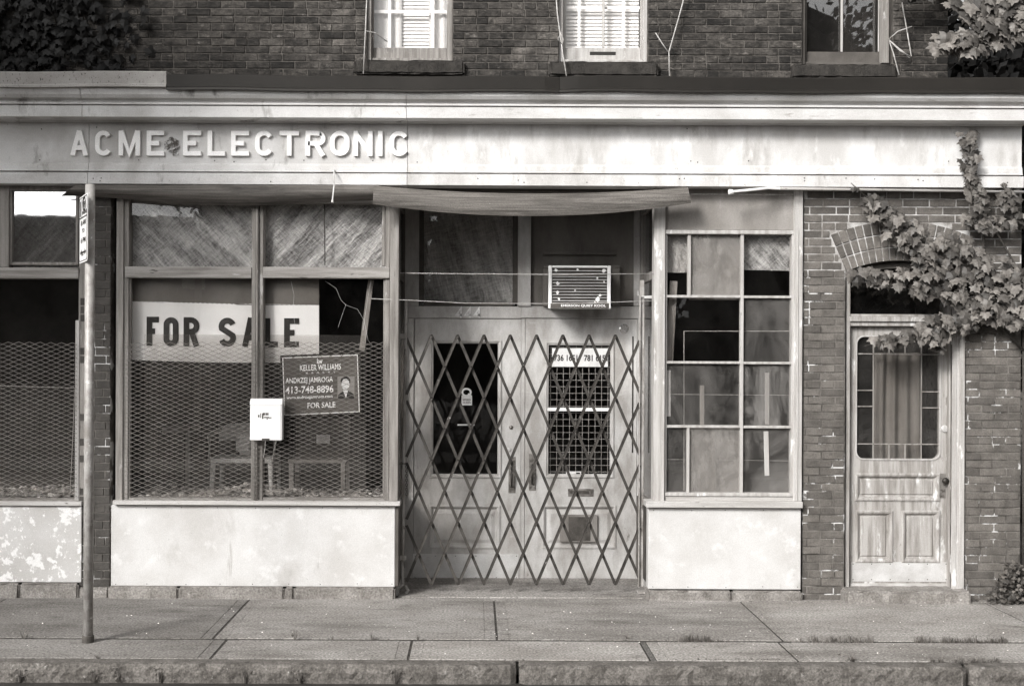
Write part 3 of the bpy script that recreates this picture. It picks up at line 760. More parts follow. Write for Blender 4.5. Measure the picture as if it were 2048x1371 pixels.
# ---- shop windows ------------------------------------------------------
def pane(parent, a, b, c, d, Y, m='glass'):
    mb = MB(); x0, x1, z0, z1 = R(a, b, c, d, Y); mb.box(x0 - .006, x1 + .006, Y, Y + .005, z0 - .006, z1 + .006); return mb.build('pane', m, parent)
def pf(m, boxes, parent=B, name='window', bevel=.003):
    mb = MB()
    for q in boxes: mb.pbox(*q)
    return mb.build(name, m, parent, bevel=bevel)
# left window (runs out of frame)
wl = pf('wood', [(-12, 372, 18, 534, -.01, .10), (-330, 372, -300, 534, -.01, .10), (-299.9, 372, -12.1, 381, -.008, .10), (157, 372, 186, 1001, -.01, .10), (-330, 556, -300, 1001, -.01, .10),
                 (18.1, 372, 156.9, 381, -.008, .10), (18, 381, 24, 530, .004, .06), (151, 381, 157, 530, .004, .06), (24, 524, 151, 530, .006, .06)], name='window')
pf('wood_h', [(-330, 534, 157, 556, -.022, .10)], wl, 'transom_bar'); pf('wood_h', [(-330, 995, 157, 1001, -.006, .1)], wl, 'rail')
pf('wood_light', [(150, 640, 158, 1001, -.018, .03)], wl, 'glazing_bead')
pane(wl, 18, 381, 157, 530, .03, 'glass_sky'); pane(wl, -300, 381, -12, 534, .03); pane(wl, -300, 556, 157, 1001, .03, 'glass')
pf('wood_light_h', [(-330, 1001.3, 163, 1010, -.05, .12)], B, 'sill'); 
pf('bulk_peel', [(-330, 1010.5, 163, 1163, -.02, .10)], B, 'bulkhead_panel', .004)
rough_block('base_course', XP(-330), XP(45), -.06, .2, -.05, ZP(1163.6, 0, 80), 'granite_pale', B, .003, .05, 4)
rough_block('base_course', XP(46), XP(162), -.055, .2, -.05, ZP(1163.6, 0, 80), 'granite_pale', B, .003, .05, 14)
# main window
wm = pf('wood', [(232, 372, 246, 1001, -.03, .10), (246.2, 372, 257, 1001, -.012, .10), (770, 372, 779, 1001, -.008, .10), (779.2, 372, 797, 1001, -.035, .10),
                 (503, 372, 511, 1001, -.02, .10), (518, 372, 526, 1001, -.012, .10), (511.2, 372, 517.8, 1001, .0, .10),
                 (257, 556, 261, 996, .004, .05), (766, 556, 770, 996, .004, .05), (526, 413, 530, 532, .004, .05), (764, 413, 770, 532, .004, .05)])
for q in ((250, 533, 503, 555.5, -.03, .10), (526, 534, 779, 556, -.03, .10)): pf('wood_h', [q], wm, 'transom_bar')
for q in ((257, 995, 503, 1001, -.004, .1), (526, 995, 770, 1001, -.004, .1), (257.2, 372, 502.8, 408, .05, .1), (526.2, 372, 769.8, 408, .05, .1)): pf('wood_h', [q], wm, 'rail')
pane(wm, 257, 408, 503, 533, .03); pane(wm, 526, 408, 770, 534, .03); pane(wm, 257, 556, 503, 996, .03, 'glass'); pane(wm, 526, 556, 770, 996, .03, 'glass')
mb = MB(); mb.tube([V(514.5, 405, -.028), V(514, 700, -.028), V(513, 1000, -.028)], .010, 8); mb.build('conduit', 'wood', wm, smooth=True)
mb = MB(); mb.bar(V(649, 408, .02), V(650, 530, .02), .008, .012); mb.build('glass_joint', 'iron', wm)
pf('wood_light_h', [(225, 1001.3, 800, 1010, -.075, .12)], B, 'sill')
pf('bulk', [(222, 1010.5, 790, 1172, -.03, .10)], B, 'bulkhead_panel', .005)
xs = [XP(222), XP(362), XP(573), XP(592), XP(793)]
for i in range(4): rough_block('base_course', xs[i] + .001, xs[i + 1] - .001, -.06, .2, -.05, ZP(1172.8), 'granite_pale', B, .002, .05, 60 + i)
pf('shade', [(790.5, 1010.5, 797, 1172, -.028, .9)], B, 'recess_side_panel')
# right window
wr = pf('wood_light', [(1308, 372, 1330, 1002, -.035, .10), (1588, 372, 1605, 1002, -.03, .10), (1594, 458, 1597, 1002, -.036, -.03)])
pf('wood_light', [(1328, 460, 1596, 468, -.024, .06), (1583, 468, 1594, 986, -.02, .06), (1330, 985, 1594, 992, -.024, .06), (1330, 468, 1334, 985, -.008, .06)], wr, 'sash')
pf('wood_light', [(1481, 468, 1487, 985, -.010, .05), (1334, 590, 1480.8, 595, -.008, .05), (1487.2, 591, 1583, 596, -.008, .05), (1334, 722, 1480.8, 727, -.008, .05), (1487.2, 723, 1583, 728, -.008, .05),
                  (1334, 850, 1480.8, 855, -.008, .05), (1487.2, 851, 1583, 856, -.008, .05), (1376, 468.2, 1382, 589.8, -.006, .05), (1374, 855.2, 1379, 984.8, -.006, .05)], wr, 'muntins', .002)
pf('wood_light_h', [(1330, 992.2, 1588, 1002, -.012, .10)], wr, 'bottom_rail')
pf('ply', [(1330, 372, 1588, 459.8, .004, .05)], wr, 'infill_board')
pf('wood_light', [(1330, 387, 1588, 390, -.004, .004)], wr, 'trim')
for q, m_ in (((1334, 468, 1376, 590), 'glass'), ((1382, 468, 1481, 590), 'glass_film'), ((1487, 468, 1583, 591), 'glass'), ((1334, 595, 1481, 722), 'glass'), ((1487, 596, 1583, 723), 'glass_dusty'),
          ((1334, 727, 1481, 850), 'glass_dusty'), ((1487, 728, 1583, 851), 'glass_film2'), ((1334, 855, 1374, 985), 'glass_dusty'), ((1379, 855, 1481, 985), 'glass_film'), ((1487, 856, 1583, 985), 'glass_dusty2')):
    if m_ == 'glass_film2' and m_ not in M: M[m_] = glass('dull_glass', .08, .03, .38, .42, bigs=3.4)
    if m_ == 'glass_dusty2' and m_ not in M: M[m_] = glass('streaked_glass', .07, .04, .36, .28, bigs=3.4)
    pane(wr, *q, .02, m_)
pf('wood_light_h', [(1293, 1002.5, 1606, 1015, -.075, .12)], B, 'sill')
pf('bulk', [(1297, 1015.5, 1602, 1178, -.03, .10)], B, 'bulkhead_panel', .005)
rough_block('base_course', XP(1297), XP(1463), -.055, .2, -.05, ZP(1178.8, 0, 1450), 'granite_pale', B, .002, .05, 70)
rough_block('base_course', XP(1464), XP(1604), -.055, .2, -.05, ZP(1178.8, 0, 1450), 'granite_pale', B, .002, .05, 71)
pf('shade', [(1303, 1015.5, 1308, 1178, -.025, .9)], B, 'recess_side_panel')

def nails(a, b, c, d, n, Y=-.03):
    for i in range(n):
        for py in (b + 5, d - 5):
            mb = MB(); mb.lathe(V(a + 6 + (c - a - 12) * (i + random.uniform(-.1, .1)) / (n - 1), py + random.uniform(-1, 1), Y), (0, -1, 0), [(-.001, .0045), (.0012, .004), (.002, .001)], 6); mb.build('nail', 'iron', B)
nails(222, 1010, 790, 1172, 9); nails(1297, 1015, 1602, 1178, 5)
# ---- recess ------------------------------------------------------------
YD = .90; xr0, xr1 = XP(797), XP(1308)
def recess_side(x, s, m_):
    zs0, zt0 = ZP(1008), ZC
    mb = MB(); zmid = ZP(545)
    mb.box(x, x + s * .04, .82, .90, zs0, zt0); mb.box(x, x + s * .05, .11, .82, zs0 - .03, zs0); mb.box(x, x + s * .04, .11, .82, zmid - .04, zmid + .03)
    mb.box(x, x + s * .04, .11, .82, zt0 - .12, zt0)
    f = mb.build('side_window', m_, B, bevel=.003)
    mb = MB(); mb.box(x + s * .015, x + s * .02, .11, .82, zs0, zt0 - .12); mb.build('pane', 'glass', f)
    mb = MB(); mb.box(x, x + s * .05, .11, .895, -.05, zs0 - .032); mb.build('side_panel', 'door', B)
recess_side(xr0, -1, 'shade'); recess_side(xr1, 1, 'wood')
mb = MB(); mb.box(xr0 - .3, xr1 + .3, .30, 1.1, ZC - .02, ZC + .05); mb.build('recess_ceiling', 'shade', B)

def PD(px, py): return P(px, py, YD)
dh = pf('door', [(806, 612, 1042, 636, YD - .01, YD + .10), (1042, 612, 1282, 636, YD - .01, YD + .10), (806, 636, 827, 1166, YD - .01, YD + .10), (1274, 636, 1284, 1166, YD - .01, YD + .10),
                 (806, 400, 838, 611.8, YD - .005, YD + .10), (1036, 400, 1062, 611.8, YD - .03, YD + .10), (1268, 400, 1284, 611.8, YD - .005, YD + .10)], B, 'door_frame')
pf('shade', [(838, 400, 847, 605, YD + .01, YD + .1), (1026, 400, 1036, 605, YD + .01, YD + .1), (847, 604, 1026, 611, YD, YD + .1)], dh, 'transom_frame')
pane(dh, 847, 400, 1026, 604, YD + .04)
pf('transom_board', [(1062, 400, 1268, 611, YD + .02, YD + .09)], dh, 'transom_board')
pf('transom_board', [(1086, 537, 1096, 612, YD - .06, YD + .02), (1224, 537, 1240, 612, YD - .06, YD + .02), (1086, 504, 1232, 509, YD - .02, YD + .02), (1086, 530, 1240, 536.8, YD - .05, YD + .02)], dh, 'ac_surround')
# door leaves
def door_leaf(a, c, top, bot, ga, gb, gc, gd, pa, pb, pc, pd, name='door', m_='door'):
    y0, y1 = YD + .005, YD + .05
    x0, x1, z0, z1 = R(a, top, c, bot, y0); gx0, gx1, gz0, gz1 = R(ga, gb, gc, gd, y0); p0, p1, q0, q1 = R(pa, pb, pc, pd, y0)
    mb = MB()
    gx0b, gx1b = min(gx0, p0), max(gx1, p1)
    mb.box(x0, gx0b, y0, y1, z0, z1); mb.box(gx1b, x1, y0, y1, z0, z1)
    mb.box(gx0b, gx1b, y0, y1, gz1, z1); mb.box(gx0b, gx1b, y0, y1, q1, gz0); mb.box(gx0b, gx1b, y0, y1, z0, q0)
    if gx0 > gx0b + .001: mb.box(gx0b, gx0, y0, y1, gz0, gz1)
    if gx1 < gx1b - .001: mb.box(gx1, gx1b, y0, y1, gz0, gz1)
    d_ = mb.build(name, m_, B, bevel=.0015)
    e = .02
    mb = MB(); mb.rings(gx0 - e, gx1 + e, gz0 - e, gz1 + e, [(0, y0), (0, y0 - .010), (.010, y0 - .012), (.018, y0 - .004), (.026, y0 - .002), (.032, y0 + .014), (.032, y0 + .02)], cap=False); mb.build('moulding', m_, d_)
    mb = MB(); mb.rings(p0 + .003, p1 - .003, q0 + .003, q1 - .003, [(-.02, y0), (-.02, y0 - .008), (-.008, y0 - .011), (.004, y0 - .002), (.012, y0 + .014), (.024, y0 + .016), (.040, y0 + .010), (.055, y0 + .004)]); mb.build('panel', m_, d_)
    return d_, (gx0, gx1, gz0, gz1), (x0, x1, z0, z1), y0
d1, g1, b1, yd = door_leaf(828, 1041, 637, 1162, 864, 684, 998, 950, 862, 1013, 996, 1092)
mb = MB(); mb.box(g1[0], g1[1], yd + .022, yd + .027, g1[2], g1[3]); mb.build('pane', 'glass', d1)
mb = MB(); mb.box(g1[0] - .005, g1[1] + .005, yd - .004, yd + .03, g1[2] - .016, g1[2] + .010); mb.build('glass_bead', 'wood_light_h', d1)
x0, x1, z0, z1 = R(826, 1107, 1037, 1158, yd); mb = MB(); mb.box(x0, x1, yd - .007, yd - .0005, z0, z1); kp = mb.build('kick_plate', 'kick', d1, bevel=.001)
def screws(parent, a, b, c, d, Y, n, m_='iron'):
    for i in range(n):
        for py in (b + 4, d - 4):
            mb = MB(); mb.lathe(V(a + 4 + (c - a - 8) * i / (n - 1), py, Y), (0, -1, 0), [(0, .0045), (.002, .004), (.003, .001)], 8); mb.build('screw', m_, parent)
screws(kp, 826, 1107, 1037, 1158, yd - .007, 6)
d2, g2, b2, yd = door_leaf(1050, 1273, 637, 1158, 1095, 688, 1223, 950, 1088, 1013, 1228, 1092)
mb = MB(); mb.box(g2[0], g2[1], yd + .022, yd + .027, g2[2], g2[3]); mb.build('pane', 'glass', d2)
mb = MB()                                  # woven security grid behind glass
x0, x1, z0, z1 = g2; n = 10
for i in range(n): x = x0 + (x1 - x0) * (i + .5) / n; mb.tube([(x, yd + .033 + .002 * (k % 2), z0 + (z1 - z0) * k / 40) for k in range(41)], .0022, 5)
n = 20
for i in range(n): z = z0 + (z1 - z0) * (i + .5) / n; mb.tube([(x0 + (x1 - x0) * k / 20, yd + .035 - .002 * (k % 2), z) for k in range(21)], .0022, 5)
mb.build('wire_grid', 'wire', d2)
pf('white', [(1093, 815, 1224, 822, yd - .004, yd + .02)], d2, 'push_bar')
pf('ply', [(1120, 1029, 1195, 1083, yd - .022, yd + .004)], d2, 'flap_frame')
pf('rust', [(1137, 1033, 1181, 1081, yd - .026, yd - .021)], d2, 'flap')
ms = pf('brass', [(1136, 977, 1187, 992, yd - .006, yd - .0005)], d2, 'mail_slot', .002)
pf('rust', [(1140, 981, 1178, 987, yd - .010, yd - .0062)], ms, 'slot_flap', .001)
pf('door', [(1041.5, 637, 1049.5, 1160, yd - .004, yd + .03)], dh, 'astragal')
pf('wood_light', [(1041.2, 640, 1043, 1160, yd - .006, yd - .0045)], dh, 'edge_strip')
def pull(dp, px, pya, pyb):
    x0, x1, z0, z1 = R(px - 7, pya, px + 7, pyb, yd); mb = MB(); mb.box(x0, x1, yd - .005, yd - .0005, z0, z1); pl = mb.build('handle_plate', 'brass', dp, bevel=.001)
    c = V(px - 1, (pya + pyb) / 2 + 4, yd); h = .085
    mb = MB(); mb.tube([c + Vector((0, -.005, h)), c + Vector((0, -.04, h * .8)), c + Vector((0, -.05, h * .3)), c + Vector((0, -.05, -h * .3)), c + Vector((0, -.04, -h * .8)), c + Vector((0, -.005, -h))], [.006, .008, .011, .011, .008, .006], 8)
    mb.build('handle', 'iron', pl, smooth=True)
pull(d1, 1024, 913, 985); pull(d2, 1065, 907, 980)
mb = MB(); mb.lathe(V(1022, 854, yd), (0, -1, 0), [(0, .018), (.006, .017), (.012, .01), (.014, .002)]); mb.build('lock', 'brass', d1)
mb = MB(); mb.lathe(V(1018, 898, yd), (0, -1, 0), [(0, .019), (.006, .018), (.010, .013), (.010, .002)]); mb.build('lock', 'kick', d1)
mb = MB(); mb.lathe(V(1248, 657, yd), (0, -1, 0), [(0, .042), (.008, .041), (.012, .034), (.006, .030), (.007, .002)], 24)
for k in range(26): an = k * 2.4; r = .030 * math.sqrt((k + .5) / 26); mb.lathe(V(1248, 657, yd) + Vector((r * math.cos(an), -.006, r * math.sin(an))), (0, -1, 0), [(0, .006), (.006, .004), (.008, .001)], 6)
mb.build('alarm_bell', 'chrome', d2)
pf('iron', [(1264, 672, 1267, 905, yd - .004, yd)], d2, 'strike_rod')
# interior doors' darkness
mb = MB()
for k, (px, w_) in enumerate(((913, 12), (931, 12), (949, 12))):
    for pl, cl in glyph('4', w_ * 1.09 / S, 20 * 1.09 / S):
        o_ = V(px, 635.5, YD - .012); ribbon(mb, pl, .019, YD - .012 - .006, YD - .011, False, lambda x, z, o_=o_: (o_.x + x, o_.z + z))
    if k == 0: pass
hn = tag(mb.build('house_number', 'number'), 'faded raised house number 444 on the rail above the double doors', 'house number')

# ---- side door -----------------------------------------------------------
YS = .10
sf = pf('side_door', [(1692, 500, 1700, 1178, YS - .06, YS + .1), (1898, 545, 1906, 1178, YS - .05, YS + .1), (1700, 628, 1898, 633, YS - .05, YS + .1), (1700, 633, 1898, 643, YS - .075, YS + .1), (1700, 643, 1898, 652, YS - .055, YS + .1)], B, 'door_frame')
pf('wood_light', [(1904, 545, 1913, 1179, -.016, -.0055), (1913, 545, 1919, 1179, -.010, -.0055), (1919, 545, 1929.5, 1179, -.026, -.0055)], sf, 'casing')
mb = MB(); x0 = P(1700, 590, YS)[0]; x1 = P(1898, 590, YS)[0]; z0 = ZP(626, YS, 1800)
r_ = Ri - .006
pts = [(x0, z0), (x1, z0)] + [(acx + r_ * math.sin(a), acz + r_ * math.cos(a)) for a in [th * .95 - 1.9 * th * i / 16 for i in range(17)]]
mb.prism(pts, YS + .02, YS + .025); mb.build('transom_pane', 'glass_up', sf)
mb = MB()
for i in range(16):
    a0, a1 = -th * .99 + 1.98 * th * i / 16, -th * .99 + 1.98 * th * (i + 1) / 16
    mb.prism([(acx + r * math.sin(a), acz + r * math.cos(a)) for r, a in ((r_ - .05, a0), (r_, a0), (r_, a1), (r_ - .05, a1))], YS - .03, YS + .06)
mb.build('arched_head', 'shade', sf)
y0, y1 = YS, YS + .045
X0, X1, Z0, Z1 = R(1700.5, 653, 1897.5, 1166, y0)
gx0, gx1, gz0, gz1 = R(1713, 673, 1879, 917, y0)
p1 = R(1716, 952, 1873, 995, y0); p2 = R(1716, 1026, 1779, 1118, y0); p3 = R(1809, 1026, 1873, 1118, y0)
mb = MB()
mb.box(X0, gx0, y0, y1, Z0, Z1); mb.box(gx1, X1, y0, y1, Z0, Z1); mb.box(gx0, gx1, y0, y1, gz1, Z1)
mb.box(gx0, gx1, y0, y1, p1[3], gz0); mb.box(gx0, gx1, y0, y1, p2[3], p1[2]); mb.box(gx0, gx1, y0, y1, Z0, p2[2])
mb.box(p2[1], p3[0], y0, y1, p2[2], p2[3]); mb.box(gx0, p1[0], y0, y1, p1[2], p1[3]); mb.box(p1[1], gx1, y0, y1, p1[2], p1[3])
mb.box(gx0, p2[0], y0, y1, p2[2], p2[3]); mb.box(p3[1], gx1, y0, y1, p3[2], p3[3])
# rounded glass corners
for cx, cz, sx, sz in ((gx0, gz0, 1, 1), (gx1, gz0, -1, 1), (gx0, gz1, 1, -1), (gx1, gz1, -1, -1)):
    r = .06; pts = [(cx, cz), (cx + sx * r, cz)] + [(cx + sx * (r - r * math.sin(RAD(q))), cz + sz * (r - r * math.cos(RAD(q)))) for q in (15, 30, 45, 60, 75)] + [(cx, cz + sz * r)]
    mb.prism(pts, y0 + .003, y1 - .005)
sd = mb.build('door', 'side_door', B, bevel=.0015)
for p in (p1, p2, p3):
    mb = MB(); mb.rings(p[0] + .002, p[1] - .002, p[2] + .002, p[3] - .002, [(-.028, y0), (-.028, y0 - .008), (-.016, y0 - .013), (-.004, y0 - .010), (.004, y0 - .001), (.010, y0 + .012), (.020, y0 + .016), (.030, y0 + .006)])
    mb.build('panel', 'side_door', sd)
def rrect(x0, x1, z0, z1, r, n=6):
    P_ = []
    for cx, cz, a in ((x1 - r, z1 - r, 0), (x0 + r, z1 - r, 90), (x0 + r, z0 + r, 180), (x1 - r, z0 + r, 270)):
        P_ += [(cx + r * math.cos(RAD(a + 90 * i / n)), cz + r * math.sin(RAD(a + 90 * i / n))) for i in range(n + 1)]
    return P_
mb = MB(); ribbon(mb, rrect(gx0 - .004, gx1 + .004, gz0 - .004, gz1 + .004, .064), .012, y0 - .008, y0 + .002, True); mb.build('moulding', 'wood_light', sd)
mb = MB(); mb.box(gx0, gx1, y0 + .02, y0 + .024, gz0, gz1); mb.build('pane', glass('door_glass', .06, .02, .34, .07), sd)
mb = MB(); yl = y0 + .016
def lead(a, b, c, d): mb.bar(V(a, b, yl), V(c, d, yl), .009, .010)
lead(1747, 673, 1746, 917); lead(1843, 673, 1842, 917); lead(1714, 707, 1878, 709); lead(1714, 887, 1878, 888)
for q in (780, 812): lead(1714, q, 1746, q); lead(1843, q + 3, 1878, q + 3)
for q in (1778, 1810): lead(q, 673, q, 706)
for q in (1778, 1810): lead(q, 889, q, 917)
mb.build('leading', 'wood', sd)
x0, x1, z0, z1 = R(1702, 1123, 1896, 1162, y0); mb = MB(); mb.box(x0, x1, y0 - .006, y0 - .0005, z0, z1); kp = mb.build('kick_plate', 'kick', sd, bevel=.001)
screws(kp, 1702, 1123, 1896, 1162, y0 - .006, 6)
x0, x1, z0, z1 = R(1877, 946, 1891, 995, y0); mb = MB(); mb.box(x0, x1, y0 - .004, y0 - .0005, z0, z1); kpp = mb.build('knob_plate', 'brass', sd, bevel=.001)
mb = MB(); mb.lathe(V(1887, 960, y0 - .004), (0, -1, 0), [(0, .012), (.02, .010), (.028, .020), (.040, .027), (.052, .026), (.060, .016), (.063, .003)]); mb.build('knob', 'iron', kpp, smooth=True)
mb = MB(); mb.lathe(V(1889, 857, y0), (0, -1, 0), [(0, .030), (.008, .029), (.014, .022), (.012, .014), (.018, .012), (.018, .001)]); mb.build('deadbolt', 'kick', sd)
mb = MB(); mb.pbox(1700, 1166.5, 1898, 1178, YS - .02, YS + .1); mb.build('threshold', 'door', sf)
rough_block('doorstep', XP(1683), XP(1929), -.16, .12, -.05, ZP(1179.5, -.1, 1800), 'granite_pale', B, .004, .05, 80)
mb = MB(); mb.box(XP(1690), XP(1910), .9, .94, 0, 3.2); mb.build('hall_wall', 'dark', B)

# ---- interiors -------------------------------------------------------------
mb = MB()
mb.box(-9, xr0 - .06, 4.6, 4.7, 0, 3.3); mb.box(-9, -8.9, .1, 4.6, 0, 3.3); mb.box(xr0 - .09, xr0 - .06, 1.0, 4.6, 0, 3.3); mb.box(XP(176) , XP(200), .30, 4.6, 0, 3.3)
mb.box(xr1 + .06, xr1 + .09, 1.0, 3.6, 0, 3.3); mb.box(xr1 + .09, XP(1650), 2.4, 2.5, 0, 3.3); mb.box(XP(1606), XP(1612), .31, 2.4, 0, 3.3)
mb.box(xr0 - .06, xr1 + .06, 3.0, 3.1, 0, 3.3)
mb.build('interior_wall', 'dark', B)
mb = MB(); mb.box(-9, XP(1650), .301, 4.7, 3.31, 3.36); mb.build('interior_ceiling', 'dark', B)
ZSILL = ZP(1001)
mb = MB(); mb.box(-8.9, xr0 - .10, .101, .92, ZSILL - .09, ZSILL - .015); mb.box(xr1 + .1, XP(1604), .101, .7, ZSILL - .09, ZSILL - .015); mb.build('display_shelf', 'ply', B)
mb = MB(); mb.box(-8.9, xr0 - .10, .921, 4.6, .50, .56); mb.box(xr1 + .1, XP(1604), .701, 2.4, .5, .56); mb.box(xr0, xr1, 1.01, 3, -.05, 0); mb.build('interior_floor', 'shade', B)

# =================================================================== THINGS ON THE FACADE
# shop name ---------------------------------------------------------------
sgn = thing('shop_sign', 'large white raised block letters ACME ELECTRONIC on the pale fascia', 'shop sign', tuple(V(480, 310, -.10)))
LET = [('A', 140, 176), ('C', 190, 223), ('M', 237, 280), ('E', 293, 328), ('E', 366, 402), ('L', 415, 450), ('E', 462, 498), ('C', 510, 546), ('T', 559, 598), ('R', 611, 651), ('O', 660, 699), ('N', 707, 745), ('I', 753, 768), ('C', 779, 817)]
for i, (ch_, a, c) in enumerate(LET):
    mb = MB(); block_letter(mb, ch_, a, 261 + i * .08, c, 311 + i * .08, 9.2, -.128, -.1005); mb.build('letter', 'letter', sgn, bevel=.0015)
random.seed(31)
mb = MB(); c0 = V(344, 290, -.105)
for k in range(46):
    a, r = random.uniform(0, 6.28), random.random() * .045
    c = c0 + Vector((r * math.cos(a), 0, r * math.sin(a) * 1.2)); n = 5; rr = random.uniform(.01, .028)
    pts = [c + Vector((rr * random.uniform(.5, 1.2) * math.cos(q * 1.257), -random.uniform(.002, .030), rr * random.uniform(.5, 1.2) * math.sin(q * 1.257))) for q in range(n)]
    mb.add([c + Vector((0, -.02, 0))] + pts, [(0, 1 + q, 1 + (q + 1) % n) for q in range(n)])
for a_, b_ in (((328, 286), (340, 298)), ((340, 296), (350, 306)), ((345, 300), (358, 312))):
    x0, x1, z0, z1 = R(a_[0], a_[1], b_[0], b_[1], -.103); mb.add([(x0, -.103, z0), (x1, -.106, z0 + .006), (x1 - .004, -.104, z1), (x0 + .005, -.107, z1 - .003)], [(0, 1, 2, 3)])
tag(mb.build('torn_foil_patch', 'foil'), 'crumpled torn foil and paper stuck between the two words of the shop sign', 'paper scrap')

# warped awning boards -----------------------------------------------------
def warped(name, top, bot, m_, yt, yb, label, bulge=.03, thick=.02):
    n = 40; k = 8; vs, fs = [], []
    def ip(pl, u):
        x = pl[0][0] + (pl[-1][0] - pl[0][0]) * u; y = 0
        for a in range(len(pl)):                     # smooth curve through the points
            t_ = pl[a][1]
            for b in range(len(pl)):
                if b != a: t_ *= (x - pl[b][0]) / (pl[a][0] - pl[b][0])
            y += t_
        return x, y
    for s_ in (0, 1):
        for i in range(n + 1):
            ta, ba = ip(top, i / n), ip(bot, i / n)
            for j in range(k + 1):
                f = j / k; Y = yt + (yb - yt) * f - bulge * math.sin(math.pi * f) + s_ * thick
                vs.append(V(ta[0] + (ba[0] - ta[0]) * f, ta[1] + (ba[1] - ta[1]) * f, Y - s_ * 0) if not s_ else V(ta[0] + (ba[0] - ta[0]) * f, ta[1] + (ba[1] - ta[1]) * f, Y))
    m1 = (n + 1) * (k + 1)
    for i in range(n):
        for j in range(k):
            q = (i * (k + 1) + j, (i + 1) * (k + 1) + j, (i + 1) * (k + 1) + j + 1, i * (k + 1) + j + 1)
            fs += [q, tuple(m1 + w_ for w_ in q[::-1])]
        for j in (0, k): a = i * (k + 1) + j; b = a + k + 1; fs.append((a, m1 + a, m1 + b, b))
    for i in (0, n):
        for j in range(k): a = i * (k + 1) + j; fs.append((a, a + 1, m1 + a + 1, m1 + a))
    mb = MB(); mb.add(vs, fs); return tag(mb.build(name, m_), label, 'awning board')
warped('awning_board', [(150, 370), (420, 370), (760, 371)], [(122, 392), (300, 402), (490, 411), (640, 405), (760, 401)], 'board_dark', -.16, -.10, 'long dark warped board hanging under the fascia above the for sale window', .05)
warped('awning_board', [(748, 371), (1065, 387), (1376, 374)], [(745, 408), (880, 424), (1065, 432), (1382, 406)], 'board', -.20, -.24, 'pale sagging board drooping over the gated double doors', .035)
mb = MB(); mb.tube([V(667, 338, -.13), V(668, 345, -.20), V(668, 372, -.29), V(665, 401, -.30)], .006, 6); mb.lathe(V(665, 400, -.30), (0, -.2, -1), [(0, .008), (.02, .009)], 8)
tag(mb.build('iron_hook', 'kick'), 'thin bent metal rod hanging from the fascia over the dark board', 'hook')
mb = MB(); mb.tube([V(1466, 383, -.22), V(1500, 380, -.20), V(1537, 376, -.16), V(1560, 377, -.157)], .0105, 8); mb.lathe(V(1460, 384, -.224), (1, 0, .05), [(-.012, .018), (-.008, .022), (.014, .020), (.03, .013)], 12)
tag(mb.build('drain_pipe', 'white', smooth=False), 'short white pipe stub under the fascia above the small paned window', 'pipe')

# air conditioner -----------------------------------------------------------
YA = .52
ac = thing('air_conditioner', 'old boxy window air conditioner with chipped louvred face above the right door', 'air conditioner', tuple(V(1160, 618, .7)))
x0, x1, z0, z1 = R(1097, 531, 1222, 617, YA)
mb = MB(); mb.box(x0 + .012, x1 - .012, YA + .03, YD + .02, z0 + .015, z1 - .012); mb.build('case', 'shade', ac, bevel=.004)
mb = MB(); mb.frame(x0, x1, z0, z1, .030, YA, YA + .05, .018, .048); mb.build('face_frame', 'white', ac, bevel=.005)
mb = MB(); mb.box(x0 + .031, x1 - .031, YA + .035, YA + .045, z0 + .049, z1 - .019); mb.build('grille_back', 'black', ac)
mb = MB(); n = 11
for i in range(n):
    z = z0 + .055 + (z1 - z0 - .085) * (i + .5) / n; mb.box(x0 + .034, x1 - .034, YA + .012, YA + .034, z - .0028, z + .0028)
mb.build('louvres', 'kick', ac)
random.seed(12); mb = MB()
for px, py, r in ((1208, 541, 6), (1196, 598, 7), (1200, 590, 4), (1116, 567, 5), (1115, 585, 5), (1208, 563, 3), (1190, 606, 5), (1112, 540, 4), (1155, 539, 3), (1195, 556, 3), (1150, 580, 2), (1118, 598, 4)):
    c = V(px, py, YA + .010); k = r * 1.05 / S
    pts = [(c.x + k * random.uniform(.4, 1) * math.cos(q * .9), c.z + k * random.uniform(.4, 1) * math.sin(q * .9)) for q in range(7)]; mb.prism(pts, YA + .008, YA + .011)
mb.build('paint_chips', 'white', ac)
mb = MB(); x0b, x1b, z0b, z1b = R(1101, 606, 1218, 616, YA); mb.box(x0b, x1b, YA - .002, YA - .0003, z0b, z1b); nb = mb.build('name_band', 'shade', ac)
mb = MB(); textp(mb, 'EMERSON QUIET KOOL', 1122, 608.5, 1212, 614, YA - .002, .02); mb.build('lettering', 'letter_white', nb)

# folding gate ----------------------------------------------------------------
YG = .20
gt = thing('folding_gate', 'rusty steel scissor gate of crossed bars drawn across the double doors', 'gate', tuple(V(1045, 1185, YG)))
top, bot, dxp, n = 670, 1168, 52.55, 4
GA, GB = 813, 1279; slope = dxp / 2 / ((bot - top) / 8)     # px per px
def clipbar(xt, sgnx, yy):
    """bar from peak xt at top running down; leaves the gate at its posts"""
    xb_ = xt + sgnx * slope * (bot - top) + random.uniform(-1, 1); pts = [(xt, top), (xb_, bot)]
    def at(x): return top + (x - xt) / (sgnx * slope)
    a, b = pts
    if a[0] < GA: a = (GA, at(GA))
    if a[0] > GB: a = (GB, at(GB))
    if b[0] < GA: b = (GA, at(GA))
    if b[0] > GB: b = (GB, at(GB))
    if b[1] - a[1] < 20: return None
    return V(a[0], a[1], yy), V(b[0], b[1], yy)
peaks = [863 + dxp * i for i in range(-8, 17)]
